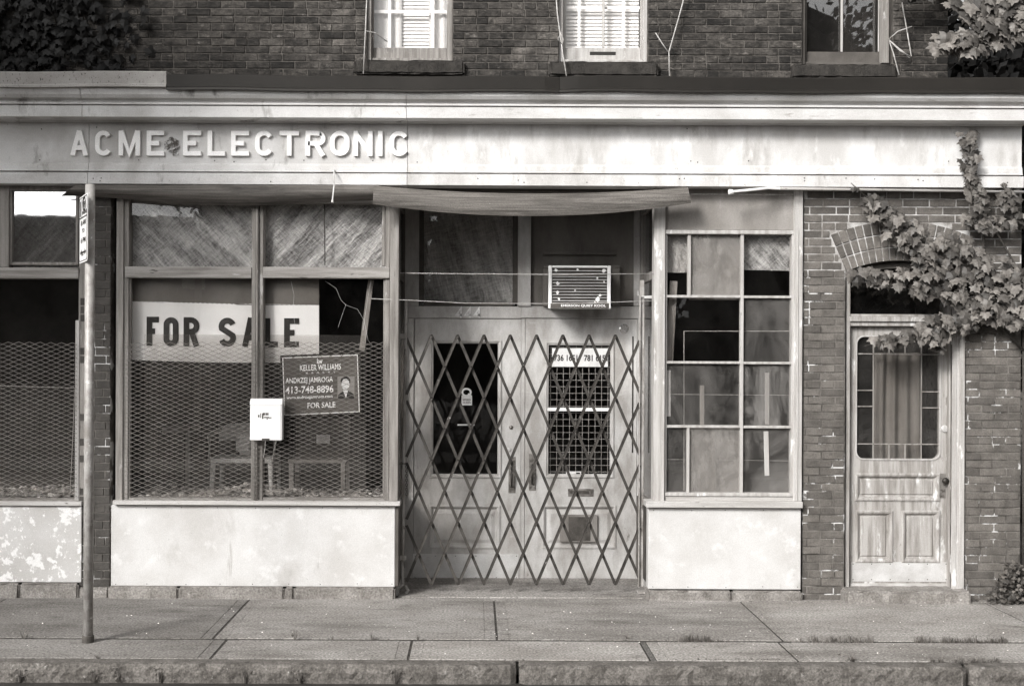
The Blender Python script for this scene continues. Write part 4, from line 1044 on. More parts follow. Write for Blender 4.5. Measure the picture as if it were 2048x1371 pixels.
for xt in peaks:
    for sg, m_, yy, dd in ((-1, 'gate_front', YG - .012, .012), (1, 'gate_back', YG + .008, .006)):
        if (sg == -1 and xt < 863 - 1) or (sg == 1 and xt > 1231 + 1): continue
        q = clipbar(xt, sg, yy)
        if q:
            mb = MB(); mb.bar(q[0], q[1], .023, dd)
            if sg == -1:                          # channel: raised lips along the bar
                u = (q[1] - q[0]).normalized(); sd_ = u.cross(Vector((0, 1, 0))).normalized() * .0105
                mb.bar(q[0] + sd_ + Vector((0, -.008, 0)), q[1] + sd_ + Vector((0, -.008, 0)), .003, .006); mb.bar(q[0] - sd_ + Vector((0, -.008, 0)), q[1] - sd_ + Vector((0, -.008, 0)), .003, .006)
            mb.build('bar', m_, gt)
mb = MB()
for r_ in range(0, 9):
    for k in range(-8, 17):
        px = 863 + dxp * k + (dxp / 2 if r_ % 2 else 0) ; py = top + (bot - top) * r_ / 8
        if GA + 2 < px < GB - 2 and not (r_ in (0, 8) and not (860 < px < 1235)):
            mb = MB(); mb.lathe(V(px, py, YG - .022), (0, -1, 0), [(0, .0075), (.003, .006), (.005, .002)], 8); mb.build('rivet', 'iron', gt)
mb = MB(); mb.tube([V(812, 598, YG), V(811, 700, YG), V(808, 900, YG), V(806, 1060, YG), V(805, 1150, YG), V(806, 1165, YG), V(812, 1172, YG - .02), V(817, 1180, YG - .04), V(811, 1186, YG - .05)], .013, 8)
mb.tube([V(799, 1187, YG - .08), V(790, 1184, YG - .08), V(797, 1176, YG - .06), V(806, 1168, YG - .03)], .010, 8)
for py in (672, 1115): mb.pbox(796, py - 5, 812, py + 5, YG - .02, YG + .01)
mb.build('post', 'post_rust', gt, smooth=False)
mb = MB()
for k, (a, b, c) in enumerate(((1281, 600, 1277), )): mb.bar(V(1284, 560, YG), V(1281, 1172, YG), .036, .006); mb.bar(V(1280, 590, YG - .012), V(1277, 1172, YG - .012), .008, .03)
mb.pbox(1277, 1183, 1297, 1187, YG - .05, YG + .05); mb.pbox(1294, 1152, 1297, 1183, YG - .04, YG + .02)
mb.build('post', 'post_rust', gt)
mb = MB(); mb.tube([V(1276, 581, YG), V(1276, 590, YG), V(1282, 593, YG), V(1306, 592, YG - .1)], .006, 6); mb.lathe(V(1288, 595, YG - .08), (1, 0, 0), [(0, .010), (.07, .010)], 10); mb.build('latch', 'kick', gt)
mb = MB()                                   # chain at the left post
for i in range(14):
    c = V(813 + (i % 2), 932 + i * 4.6, YG - .03); a = RAD(90 * (i % 2)); 
    mb.tube([c + Vector((math.cos(a) * .008 * math.cos(q), math.sin(a) * .008 * math.cos(q), .013 * math.sin(q))) for q in [k * math.pi / 4 for k in range(9)]], .0025, 5)
for i in range(7):
    c = V(786 + i * 4.4, 926 + (i % 2), YG - .04 - .02 * (7 - i) / 7); mb.tube([c + Vector((.011 * math.cos(q), 0, .005 * math.sin(q))) for q in [k * math.pi / 4 for k in range(9)]], .0025, 5)
tag(mb.build('chain', 'iron'), 'rusty chain looped round the left post of the folding gate', 'chain')

# wires across the recess and strings on the upper wall -------------------------
def cable(pts, r, label, name='wire', m_='wire', cat='wire', group=None, extra=()):
    mb = MB(); mb.tube([V(*p) for p in pts], r, 6)
    for e in extra: mb.tube([V(*p) for p in e], r * .8, 5)
    return tag(mb.build(name, m_, smooth=True), label, cat, group)
cable([(801, 546, .06), (950, 547.5, .055), (1120, 549, .05), (1308, 547, -.02)], .003, 'upper taut pale wire stretched across the doorway recess')
cable([(742, 597, -.05), (815, 600, -.02), (930, 606, .0), (1080, 607, .0), (1230, 604, -.0), (1306, 601, -.03)], .003, 'lower slightly sagging wire stretched across the doorway recess')
cable([(736, -60, .02), (731, 60, .0), (727, 148, -.05)], .0055, 'pale cord hanging beside the left upstairs window', 'cord', cat='cord', extra=(((731, 62, 0), (750, 66, .05), (775, 84, .08)),))
cable([(1108, -60, .0), (1115, 30, .0), (1121, 75, -.02), (1126, 110, -.04), (1133, 152, -.08)], .0055, 'knotted pale cord hanging beside the middle upstairs window', 'cord', cat='cord', extra=(((1118, 60, -.02), (1127, 80, -.03), (1123, 95, -.03)), ((1120, 70, -.02), (1116, 78, -.03), (1124, 90, -.03))))
cable([(1375, -60, .0), (1366, 5, .0), (1352, 55, 0), (1338, 104, -.01), (1339, 152, -.05)], .0055, 'tied pale cord hanging on the brick between the middle and right upstairs windows', 'cord', cat='cord', extra=(((1311, 66, .0), (1325, 88, -.01), (1337, 105, -.01)),))
cable([(1790, -60, .0), (1803, 0, 0), (1812, 50, 0), (1823, 112, -.02), (1819, 115, -.03), (1796, 96, -.02), (1777, 79, 0), (1788, 110, -.03), (1798, 150, -.06)], .0055, 'bent pale cord zigzagging beside the right upstairs window', 'cord', cat='cord',
      extra=(((1777, 79, 0), (1796, 63, -.03), (1824, 53, -.04)), ((1778, 80, -.01), (1800, 102, -.04), (1820, 113, -.04))))
cable([(812, 500, .3), (822, 462, .3), (828, 420, .3)], .0015, 'thin loose thread dangling in the dark corner left of the transom', 'thread', cat='thread')

# expanded metal guards ----------------------------------------------------------
def guard(name, a, b, c, d, Y, label, lean=0.0, seed=2):
    random.seed(seed); dw, dh_ = 21.4, 8.9; mb = MB(); r = .0021
    nc = int((c - a) / dw * 2) + 1; nr = int((d - b) / dh_)
    def pt(i, j):
        px = a + i * dw / 2 + 1.2 * math.sin(j * .13 + 1) * (1 if j % 2 else .8); py = b + (j + (.0 if i % 2 else .5)) * dh_ 
        if i % 2 == 0: py += 0
        px = min(max(px, a), c); py += lean * (px - a) / (c - a) * (j / nr)
        return V(px, py + .8 * math.sin(i * .35 + j * .2), Y + .004 * math.sin(i * .5) + .006 * math.sin(j * .21))
    for j in range(nr + 1):
        for i in range(nc):
            p, q = pt(i, j), pt(i + 1, j)
            mb.bar(p, q, .0031, .003)
            if j < nr and i % 1 == 0:
                # second strand family: from odd nodes down to the even nodes of the same row
                pass
    # lower strands
    for j in range(nr):
        for i in range(nc):
            if i % 2 == 0: p, q = pt(i, j), pt(i + 1, j + 1)
            else: p, q = pt(i, j + 1), pt(i + 1, j)
            mb.bar(p, q, .0031, .003)
    o = mb.build(name, 'mesh'); return tag(o, label, 'window guard')
guard('window_guard', 243, 684, 772, 998, -.055, 'expanded metal mesh guard over the lower half of the for sale window')
guard('window_guard', -295, 684, 154, 998, -.04, 'expanded metal mesh guard over the dark window left of the sign post', 0, 5)

# white box on the guard ------------------------------------------------------------
YX = -.14
bx = thing('document_box', 'small white lidded box fixed to the wire guard in the middle of the shop window', 'letter box', tuple(V(532, 881, YX + .03)))
x0, x1, z0, z1 = R(500, 797, 564, 880, YX)
mb = MB(); mb.box(x0, x1, YX, -.06, z0, z1 - .045); mb.build('body', 'white', bx, bevel=.004)
mb = MB(); mb.add([(x0 - .002, YX - .006, z1 - .046), (x1 + .002, YX - .006, z1 - .046), (x1 + .001, YX + .02, z1), (x0 - .001, YX + .02, z1), (x0 - .002, -.058, z1 - .046), (x1 + .002, -.058, z1 - .046), (x1 + .001, -.058, z1), (x0 - .001, -.058, z1)],
                  [(0, 1, 2, 3), (4, 7, 6, 5), (0, 4, 5, 1), (3, 2, 6, 7), (0, 3, 7, 4), (1, 5, 6, 2)]); mb.build('lid', 'white', bx, bevel=.003)
x0, x1, z0, z1 = R(505, 808, 561, 876, YX); mb = MB(); mb.box(x0, x1, YX - .003, YX - .0005, z0, z1); db = mb.build('front_plate', 'white', bx, bevel=.001)
mb = MB()
for (a, b, c, d) in ((516, 829, 519, 834), (520.5, 826, 522, 835), (524, 826, 527, 837), (528, 833, 538, 835.5), (526, 825, 530, 830), (531, 825, 534, 830), (534.5, 825, 537, 830), (533, 836, 536, 838), (537, 834, 543, 836)):
    x0, x1, z0, z1 = R(a, b, c, d, YX - .003); mb.box(x0, x1, YX - .0042, YX - .0031, z0, z1)
mb.build('printed_mark', 'shade', db)
x0, x1, z0, z1 = R(524, 876.5, 539, 881, YX); mb = MB(); mb.box(x0, x1, YX - .004, YX - .0005, z0, z1); mb.build('latch', 'rust', bx)
mb = MB(); mb.tube([V(531, 880, YX), V(530, 895, YX + .02), V(527, 915, YX + .03)], .0025, 5); mb.build('cord', 'wire', bx)

# banner ---------------------------------------------------------------------
YN = .10
bn = thing('for_sale_banner', 'white vinyl banner with dark grey top band and black FOR SALE lettering inside window', 'banner', tuple(V(448, 725, YN)))
def bz(x): return 1.0
def bsheet(mb, a, b, c, d, Y, tl=0, tr=0, bl=0, br=0, nx=40, nz=12, off=0):
    vs, fs = [], []
    for i in range(nx + 1):
        u = i / nx
        for k in range(nz + 1):
            v = k / nz; px = a + (c - a) * u; top_ = b + tl * (1 - u) + tr * u; bt = d + bl * (1 - u) + br * u + 3 * math.sin(math.pi * u)
            py = top_ + (bt - top_) * v
            vs.append(V(px, py, Y + off + .010 * math.sin(px * .05) + .006 * math.sin(px * .021 + py * .03)))
    for i in range(nx):
        for k in range(nz): fs.append((i * (nz + 1) + k, (i + 1) * (nz + 1) + k, (i + 1) * (nz + 1) + k + 1, i * (nz + 1) + k + 1))
    mb.add(vs, fs)
mb = MB(); bsheet(mb, 257, 602, 638, 722, YN, 0, 8, -3, 2); mb.build('sheet', 'banner', bn, smooth=True)
mb = MB(); bsheet(mb, 257, 556, 638, 602, YN, 0, 0, 0, 8); mb.build('top_band', 'banner_band', bn, smooth=True)
for ch_, a, c, dy in (('F', 293, 318, -1), ('O', 327, 357, 0), ('R', 367, 399, 0), ('S', 437, 472, 1), ('A', 484, 519, 1), ('L', 529, 556, 2), ('E', 568, 598, 2)):
    mb = MB(); block_letter(mb, ch_, a, 634 + dy, c, 692 + dy, 11.5, 0, .002)
    for q in mb.v:
        # lay the letter on the wavy sheet
        k = 1 if q.y > .001 else 0
        px = VX + q.x * S; py = VY - (q.z - EYE) * S
        Y = YN - .004 - (0.0012 if not k else 0) + .010 * math.sin(px * .05) + .006 * math.sin(px * .021 + py * .03) + (q.y if q.y < 0 else 0)
        f = (D + Y) / D; q.x *= f; q.z = EYE + (q.z - EYE) * f; q.y = Y
    mb.build('letter', 'ink', bn)

# estate sign -------------------------------------------------------------------
YE = .040
es = thing('estate_agent_sign', 'tilted dark framed estate agent sign with white FOR SALE lettering behind the wire guard', 'sign', tuple(V(642, 828, YE)))
c4 = [(566, 716), (714, 710), (718, 822), (570, 829)]
def quadp(mb, c4, ins, Y, Yb=None):
    cx = sum(p[0] for p in c4) / 4; cy = sum(p[1] for p in c4) / 4
    q = [((p[0] - cx) * (1 - ins / 75) + cx, (p[1] - cy) * (1 - ins / 57) + cy) for p in c4]
    mb.prism([P(*p, Y) for p in q], Y, Yb if Yb else Y + .004)
mb = MB(); quadp(mb, c4, -6, YE, YE + .02); fr = mb.build('frame', 'iron', es, bevel=.003)
mb = MB(); quadp(mb, c4, -1.5, YE - .002, YE - .0003); mb.build('border', 'letter_white', es)
mb = MB(); quadp(mb, c4, .5, YE - .004, YE - .0023); fc = mb.build('face', 'sign_dark', es)
TL = .040
mb = MB(); Yt = YE - .004
for s_, a, b, c, d in (('KELLER WILLIAMS', 600, 728, 682, 740), ('R   E   A   L   T   Y', 612, 743, 672, 746), ('ANDRZEJ JAMROGA', 571, 754, 666, 768), ('413-748-8896', 571, 771, 667, 786), ('www.andrzejjamroga.com', 573, 790, 665, 798), ('FOR SALE', 615, 804, 671, 815)):
    textp(mb, s_, a, b, c, d, Yt, .018, TL)
textp(mb, 'kw', 634, 716, 645, 727, Yt, .03, TL)
mb.build('lettering', 'letter_white', fc)
def disc(c, rx, rz, y0, y1, n=20): return [(c[0] + rx * math.cos(2 * math.pi * i / n), c[1] + rz * math.sin(2 * math.pi * i / n)) for i in range(n)]
k = 1.01 / S
pc = P(690, 775, Yt)
mb = MB(); x0, x1, z0, z1 = R(675, 752, 709, 797, Yt); mb.box(x0, x1, Yt - .0012, Yt - .0002, z0, z1); ph = mb.build('portrait', 'ply', fc)
mb = MB(); mb.prism([P(675, 797, Yt), P(677, 788, Yt), P(687, 781, Yt), P(697, 781, Yt), P(707, 787, Yt), P(709, 797, Yt)], Yt - .0020, Yt - .0013); mb.prism(disc(P(691, 762, Yt), 10 * k, 10 * k, 0, 0), Yt - .0020, Yt - .0013); mb.build('jacket_and_hair', 'ink', ph)
mb = MB(); mb.prism(disc(P(691, 768, Yt), 8 * k, 11 * k, 0, 0), Yt - .0026, Yt - .0021); mb.prism([P(686, 780, Yt), P(696, 780, Yt), P(692, 796, Yt)], Yt - .0026, Yt - .0021); mb.build('face_and_shirt', 'skin', ph)

# loose glass sheet, stick, tape in the windows ----------------------------------------
mb = MB(); p = [V(289, 668, .068), V(730, 670, .068), V(732, 999, .066), V(289, 999, .066)]; mb.add(p + [q + Vector((0, .004, 0)) for q in p], [(0, 1, 2, 3), (7, 6, 5, 4), (0, 4, 5, 1), (1, 5, 6, 2), (2, 6, 7, 3), (3, 7, 4, 0)])
tag(mb.build('glass_sheet', 'glass_haze'), 'hazy loose glass sheet leaning behind the lower half of the for sale window', 'glass sheet')
mb = MB(); p = [V(-200, 765, .08), V(150, 776, .08), V(140, 992, .06), V(-200, 985, .06)]; mb.add(p + [q + Vector((0, .004, 0)) for q in p], [(0, 1, 2, 3), (7, 6, 5, 4), (0, 4, 5, 1), (1, 5, 6, 2), (2, 6, 7, 3), (3, 7, 4, 0)])
tag(mb.build('glass_sheet', 'glass_haze'), 'dusty loose glass sheet leaning in the dark window left of the sign post', 'glass sheet')
mb = MB(); mb.tube([V(-200, 764.5, .078), V(150, 775.5, .078)], .003, 5); mb.tube([V(150, 776, .078), V(140, 992, .058)], .0025, 5); mb.tube([V(-200, 984, .056), V(139, 991, .056)], .003, 5)
tag(mb.build('edge_strip', 'wire'), 'pale edging strip round the loose glass sheet left of the sign post', 'edging strip')
def plank(a, b, w_, Y, m_, label, d_=.02, cat='wood strip', name='wood_strip', group=None):
    mb = MB(); mb.bar(V(a[0], a[1], Y), V(b[0], b[1], Y), w_, d_); return tag(mb.build(name, m_, bevel=.001), label, cat, group)
plank((742, 560), (724, 700), .045, .12, 'ply', 'leaning pale wood strip behind cracked glass in the upper right of the for sale window')
plank((1347, 562), (1338, 724), .06, .10, 'wood', 'leaning weathered board inside the small paned window behind its left panes', .03, 'board', 'leaning_board')
plank((1337, 740), (1337, 832), .032, .034, 'paper', 'white upright strip at the left edge of the small paned window', .002, 'tape strip', 'tape_strip')
TG = 'tape strips on the small paned window'
plank((1404, 770), (1404, 850), .036, .030, 'wood', 'grey tape strip on the third row left pane of the small paned window', .0015, 'tape strip', 'tape_strip')
plank((1534, 745), (1534, 848), .036, .030, 'wood_light', 'pale tape strip on the third row right pane of the small paned window', .0015, 'tape strip', 'tape_strip')
plank((1532, 862), (1534, 951), .038, .016, 'wood_light', 'bright tape strip on the bottom right pane of the small paned window', .0015, 'tape strip', 'tape_strip')
plank((1425, 862), (1428, 980), .030, .030, 'wood', 'faint tape strip on the bottom middle pane of the small paned window', .0015, 'tape strip', 'tape_strip')
mb = MB(); mb.tube([V(1368, 980, .06), V(1368, 662, .06), V(1580, 662, .06)], .004, 5); mb.tube([V(1340, 788, .06), V(1582, 790, .06)], .002, 5); mb.tube([V(1334, 918, .06), V(1582, 921, .06)], .002, 5)
tag(mb.build('metal_rods', 'wire'), 'thin metal rods crossing inside the small paned window', 'rods')
# clear sheet with torn white paint silhouettes in W3 row 3
mb = MB(); mb.bar(V(915, 849, YD + .020), V(949, 849, YD + .020), .013, .002); tag(mb.build('tape_strip', 'paper'), 'short white tape strip across the glass of the left entrance door', 'tape strip')
# card and stickers on the entrance doors
yg = YD + .020
x0, x1, z0, z1 = R(1104, 696, 1216, 733, yg); cd = thing('number_card', 'white paper strip with phone numbers inside the glass of the right entrance door', 'paper notice', tuple(V(1160, 733, yg)))
mb = MB(); mb.box(x0, x1, yg + .0005, yg + .003, z0, z1); mb.build('card', 'paper', cd)
mb = MB(); textp(mb, '736 1651   781 6151', 1108, 709, 1215, 722, yg, .03); mb.build('digits', 'ink', cd)
st = thing('appliance_sticker', 'small white dealer sticker with letter Q on the glass of the left entrance door', 'sticker', tuple(V(933, 812, yg)))
mb = MB(); x0, x1, z0, z1 = R(923, 790, 944, 810, yg); mb.box(x0, x1, yg, yg + .002, z0, z1); ribbon(mb, [P(*q, yg) for q in arc_px] if False else [(P(933, 784, yg)[0] + 8.5 * 1.09 / S * math.cos(q * .3142), P(933, 784, yg)[1] + 7 * 1.09 / S * math.sin(q * .3142)) for q in range(20)], .016, yg - .001, yg + .001, True); mb.bar(V(936, 787, yg - .002), V(943, 792, yg - .002), .014, .002)
mb.build('sticker_face', 'paper', st)
mb = MB(); textp(mb, 'SPEED', 925, 797, 942, 801, yg, .02); textp(mb, 'QUEEN', 925, 803, 942, 807, yg, .02); mb.build('lettering', 'shade', st)
mb = MB(); x0, x1, z0, z1 = R(1132, 942, 1162, 953, yg); mb.box(x0, x1, yg, yg + .002, z0, z1); s2 = tag(mb.build('sticker', 'paper'), 'small white sticker at the bottom of the right entrance door glass', 'sticker')
mb = MB(); x0, x1, z0, z1 = R(1152, 944, 1160, 950, yg); mb.box(x0, x1, yg - .002, yg - .0005, z0, z1); mb.build('printed_mark', 'ink', s2)

# tarps -----------------------------------------------------------------------------------
def tarp(a, b, c, d, Y, m_, label, amp=.010, seed=1, hem=0):
    random.seed(seed); nx, nz = 30, 18; vs, fs = [], []
    x0, x1, z0, z1 = R(a, b, c, d, Y); ph = [random.uniform(0, 6) for _ in range(4)]
    for i in range(nx + 1):
        for k in range(nz + 1):
            u, v = i / nx, k / nz; y = Y + amp * (math.sin(9 * u + 5 * v + ph[0]) + .6 * math.sin(17 * u - 8 * v + ph[1]) + .4 * math.sin(31 * u + 14 * v + ph[2]))
            vs.append((x0 + (x1 - x0) * u, y, z0 + (z1 - z0) * v + (hem * math.sin(u * 3 + 1) if k == 0 else 0)))
    for i in range(nx):
        for k in range(nz): fs.append((i * (nz + 1) + k, (i + 1) * (nz + 1) + k, (i + 1) * (nz + 1) + k + 1, i * (nz + 1) + k + 1))
    mb = MB(); mb.add(vs, fs); return tag(mb.build('tarp', m_, smooth=True), label, 'tarp')
M['tarp_left'] = tarp_mat('bright_tarp', .08, 1.0, (2.2, .5), -44, .75)  # lighter weave makes up for the strongly mirroring pane in front
tarp(10, 372, 160, 540, .07, 'tarp_left', 'woven plastic tarp behind the transom glass of the window left of the sign post', seed=1)
tarp(-310, 372, -8, 540, .08, 'tarp', 'woven tarp behind the transom glass at the far left end of the shopfront', seed=12)
tarp(253, 390, 506, 545, .10, 'tarp', 'cross hatched woven tarp behind the left transom glass above the for sale banner', seed=2)
tarp(520, 390, 774, 545, .10, 'tarp2', 'diagonally creased woven tarp behind the right transom glass above the for sale banner', seed=3)
tarp(840, 395, 1030, 610, YD + .12, 'tarp3', 'shaded woven tarp behind the glass transom above the left entrance door', .014, 4)
tarp(1330, 460, 1380, 545, .09, 'tarp_pale', 'pale woven tarp scrap in the narrow top left pane of the small paned window', .004, 5)
tarp(1484, 460, 1590, 541, .09, 'tarp', 'dark woven tarp in the top right pane of the small paned window', .008, 6, .004)
tarp(1378, 460, 1484, 600, .08, 'ply', 'grey cloth sheet behind the top middle pane of the small paned window', .004, 8)
tarp(1378, 852, 1484, 990, .10, 'ply', 'pale board behind the bottom middle pane of the small paned window', .003, 9)
# cobweb
mb = MB()
for pl in ([(650, 562), (672, 576), (682, 600), (692, 610), (715, 618), (728, 640)], [(692, 608), (686, 625), (676, 655)], [(582, 562), (588, 590), (586, 620), (590, 650), (592, 690)], [(742, 560), (734, 605), (726, 660)], [(728, 640), (736, 680), (744, 690)]):
    mb.tube([V(p[0], p[1], .026) for p in pl], .0009, 4)
tag(mb.build('cobweb', 'kick'), 'dusty cobweb strands hanging over the upper right glass beside the banner', 'cobweb')
# curtain in side door
mb = MB(); x0, x1, z0, z1 = R(1750, 712, 1838, 886, .2); cloth(mb, x0, x1, ZP(1010, .2, 1800), ZP(705, .2, 1800), .20, .016, 3.6, 1.0, drift=0, flare=.05)
tag(mb.build('curtain', 'curtain', smooth=True), 'long pleated grey curtain hanging behind the leaded glass of the side door', 'curtain')

# furniture inside ---------------------------------------------------------------------------
def armchair():
    c = thing('wooden_chair', 'pale wooden armchair with white paper on its backrest behind the white document box', 'chair', (XP(492, 1.15, 900), 1.15, .56))
    x, y, z = XP(492, 1.15, 900), 1.15, .56
    m_ = 'chair_pale'
    if m_ not in M: M[m_] = mat('chair_wood_pale', .8, .6, 9, (.3, 1, 1), rough=.6, bump=.1)
    mb = MB(); mb.box(x - .27, x + .27, y - .22, y + .24, z + .43, z + .47); mb.build('seat', m_, c, bevel=.008)
    mb = MB(); n = 10
    for i in range(n):
        a0, a1 = -1 + 2 * i / n, -1 + 2 * (i + 1) / n
        f = lambda q: (x + q * .28, y + .24 - .05 * q * q)
        h = lambda q: z + .76 - .06 * q ** 4
        p0, p1 = f(a0), f(a1)
        mb.add([(p0[0], p0[1], z + .60), (p1[0], p1[1], z + .60), (p1[0], p1[1], h(a1)), (p0[0], p0[1], h(a0)), (p0[0], p0[1] + .02, z + .60), (p1[0], p1[1] + .02, z + .60), (p1[0], p1[1] + .02, h(a1)), (p0[0], p0[1] + .02, h(a0))],
               [(0, 1, 2, 3), (7, 6, 5, 4), (0, 4, 5, 1), (3, 2, 6, 7)])
    mb.box(x - .10, x + .10, y + .235, y + .25, z + .47, z + .60)
    mb.build('backrest', m_, c)
    for sx in (-1, 1):
        for sy in (-1, 1):
            mb = MB(); mb.tube([(x + sx * .25, y + sy * .20, z + .43), (x + sx * .27, y + sy * .23, z)], [.022, .016], 8); mb.build('leg', m_, c, smooth=True)
        mb = MB(); mb.tube([(x + sx * .27, y + .22, z + .70), (x + sx * .30, y + .02, z + .68), (x + sx * .29, y - .18, z + .66), (x + sx * .28, y - .20, z + .45)], .02, 8); mb.build('armrest', m_, c, smooth=True)
    return c
armchair()
mb = MB(); x0, x1, z0, z1 = R(472, 867, 503, 901, 1.1); mb.box(x0, x1, 1.25, 1.252, z0, z1)
x0, x1, z0, z1 = R(472, 867, 498, 901, 1.12); mb = MB(); mb.box(x0, x1, 1.12, 1.122, z0, z1); tag(mb.build('paper_sheet', 'paper'), 'white paper sheet propped against the pale armchair', 'paper')
# desk
dk = thing('wooden_desk', 'low dark wooden table with pale top in the right of the shop interior', 'table', (XP(640, 1.3, 900), 1.3, .56))
x, y, z = XP(640, 1.3, 900), 1.3, .56
mb = MB(); mb.box(x - .26, x + .26, y - .2, y + .25, z + .42, z + .45); mb.build('top', 'chair', dk, bevel=.004)
for sx in (-1, 1):
    for sy in (-1, 1): mb = MB(); mb.box(x + sx * .23 - .02, x + sx * .23 + .02, y + sy * .19 - .02, y + sy * .19 + .02, z, z + .42); mb.build('leg', 'chair', dk)
mb = MB(); mb.box(x - .25, x + .25, y + .22, y + .24, z + .45, z + .80); mb.build('back_panel', 'shade', dk)
x0, x1, z0, z1 = R(633, 869, 660, 886, 1.4); mb = MB(); mb.box(x0, x1, 1.40, 1.402, z0, z1); tag(mb.build('paper_sheet', 'paper'), 'small white paper leaning on the dark table behind the estate agent sign', 'paper')
tb = thing('side_table', 'pale topped table with a thin post leg at the left of the shop interior', 'table', (XP(330, 2.2, 860), 2.2, .56))
x0, x1, z0, z1 = R(262, 852, 388, 862, 2.2); mb = MB(); mb.box(x0, x1, 2.0, 2.5, z0, z1); mb.build('top', 'ply', tb, bevel=.004)
for px in (304, 375): 
    x = XP(px, 2.2, 900); mb = MB(); mb.box(x - .02, x + .02, 2.2, 2.24, .56, z0); mb.build('leg', 'chair', tb)
# litter on the display shelf
random.seed(77); mb = MB(); zf = ZSILL - .012
for _ in range(1100):
    px = random.choice((random.uniform(245, 770), random.uniform(245, 770), random.uniform(-100, 150)))
    x = XP(px); y = random.uniform(.05, .85)
    heap = .05 * math.exp(-((px - 300) / 30) ** 2) + .07 * math.exp(-((px - 120) / 30) ** 2) + .06 * math.exp(-((px - 470) / 50) ** 2) + .03 * math.exp(-((px - 30) / 40) ** 2) + .01
    leaf(mb, Vector((x, y, zf + random.random() * heap + .012)), random.uniform(.025, .06), random.uniform(0, 6.28), random.uniform(-2.2, -.9), random.uniform(-.6, .6), random.uniform(.6, 2.0), .5)
tag(mb.build('dry_leaf_litter', 'dry'), 'dry leaves and debris scattered along the window shelves', 'litter', kind='stuff')
mb = MB()
for _ in range(70):
    c = Vector((XP(random.uniform(640, 765)), random.uniform(.06, .3), zf + .008)); s_ = random.uniform(.004, .014)
    mb.add([c + Vector((s_ * math.cos(q * 1.57 + 1), s_ * math.sin(q * 1.57 + 1), random.uniform(0, .008))) for q in range(4)], [(0, 1, 2, 3)])
tag(mb.build('glass_shards', 'paper'), 'small pale chips strewn on the shelf in the lower right of the for sale window', 'debris', kind='stuff')

# =================================================================== STREET THINGS
# parking sign
YP = -1.61
pp = thing('parking_sign_post', 'galvanised steel post on the pavement carrying a narrow parking sign seen edge on', 'street sign', (P(176, 1285, YP)[0], YP, 0))
pb, ptp = V(176, 1287, YP), V(180.5, 369, YP); pb.z = 0
mb = MB(); mb.tube([pb, pb.lerp(ptp, .5), ptp], .032, 20); mb.build('pole', 'zinc', pp, smooth=True)
mb = MB(); mb.lathe(pb, (0, 0, 1), [(-.01, .040), (.045, .040), (.048, .034)], 20); mb.build('collar', 'rust', pp)
mid = pb.lerp(ptp, .88)
ex, en = V(180, 452, -1.755), V(163.5, 462, -1.455)
ux = (Vector((ex.x, ex.y, 0)) - Vector((en.x, en.y, 0))); nrm = Vector((ux.y, -ux.x, 0)).normalized()
if nrm.y > 0: nrm = -nrm
ctr = Vector(((ex.x + en.x) / 2, (ex.y + en.y) / 2, 0)); 
ztp, zbt = V(180, 385, -1.755).z, V(180, 521, -1.755).z
W_ = ux.length; uxn = ux.normalized()
base = Vector((en.x, en.y, zbt)) + nrm * .016
def sp(u, v, o_=0): return base + uxn * (u * W_) + Vector((0, 0, v * (ztp - zbt))) + nrm * o_
def splate(mb, u0, u1, v0, v1, o_, th_, r=.0):
    if r:
        Hh = ztp - zbt; pts = rrect(u0 * W_, u1 * W_, v0 * Hh, v1 * Hh, r); q = [base + uxn * a + Vector((0, 0, b)) for a, b in pts]
    else: q = [sp(u0, v0), sp(u1, v0), sp(u1, v1), sp(u0, v1)]
    n = len(q); mb.add([a + nrm * o_ for a in q] + [a + nrm * (o_ - th_) for a in q], [tuple(range(n)), tuple(range(2 * n - 1, n - 1, -1))] + [(i, (i + 1) % n, n + (i + 1) % n, n + i) for i in range(n)])
mb = MB(); splate(mb, 0, 1, 0, 1, 0, .003, .03); pl = mb.build('sign_plate', 'white', pp)
mb = MB(); H_ = ztp - zbt
q = [base + uxn * a + Vector((0, 0, b)) for a, b in rrect(.012, W_ - .012, .012, H_ - .012, .024)]
for i in range(len(q)): mb.tube([q[i] + nrm * .001, q[(i + 1) % len(q)] + nrm * .001], .003, 4)
splate(mb, .05, .95, .665, .685, .0015, .001); splate(mb, .30, .335, .69, .95, .0015, .001); splate(mb, .10, .20, .70, .93, .0014, .001)
cc = sp(.64, .86); mb.tube([cc + uxn * (.045 * math.cos(a * .393)) + Vector((0, 0, .045 * math.sin(a * .393))) + nrm * .001 for a in range(17)], .006, 4)
for s_, u0, u1, v0, v1 in (('P', .56, .72, .82, .90), ('PARKING', .38, .93, .71, .77), ('8 AM', .22, .80, .555, .635), ('TO', .36, .66, .44, .505), ('6 PM', .22, .80, .29, .375)):
    text(mb, s_, sp(u0, v0), uxn * ((u1 - u0) * W_), Vector((0, 0, (v1 - v0) * H_)), nrm, bold=.03)
def tri(us): mb.add([sp(u, v, .0015) for u, v in us], [tuple(range(len(us)))])
tri([(.14, .15), (.32, .20), (.32, .10)]); tri([(.86, .15), (.68, .20), (.68, .10)]); tri([(.32, .135), (.68, .135), (.68, .165), (.32, .165)])
mb.build('legend', 'ink', pl)
mb = MB()
for zc in (zbt + .05, ztp - .05): mb.tube([Vector((ctr.x, ctr.y, zc)) + nrm * .022, Vector((ctr.x, ctr.y, zc)) + nrm * .016], .007, 8); 
mb.build('bolt', 'iron', pl)

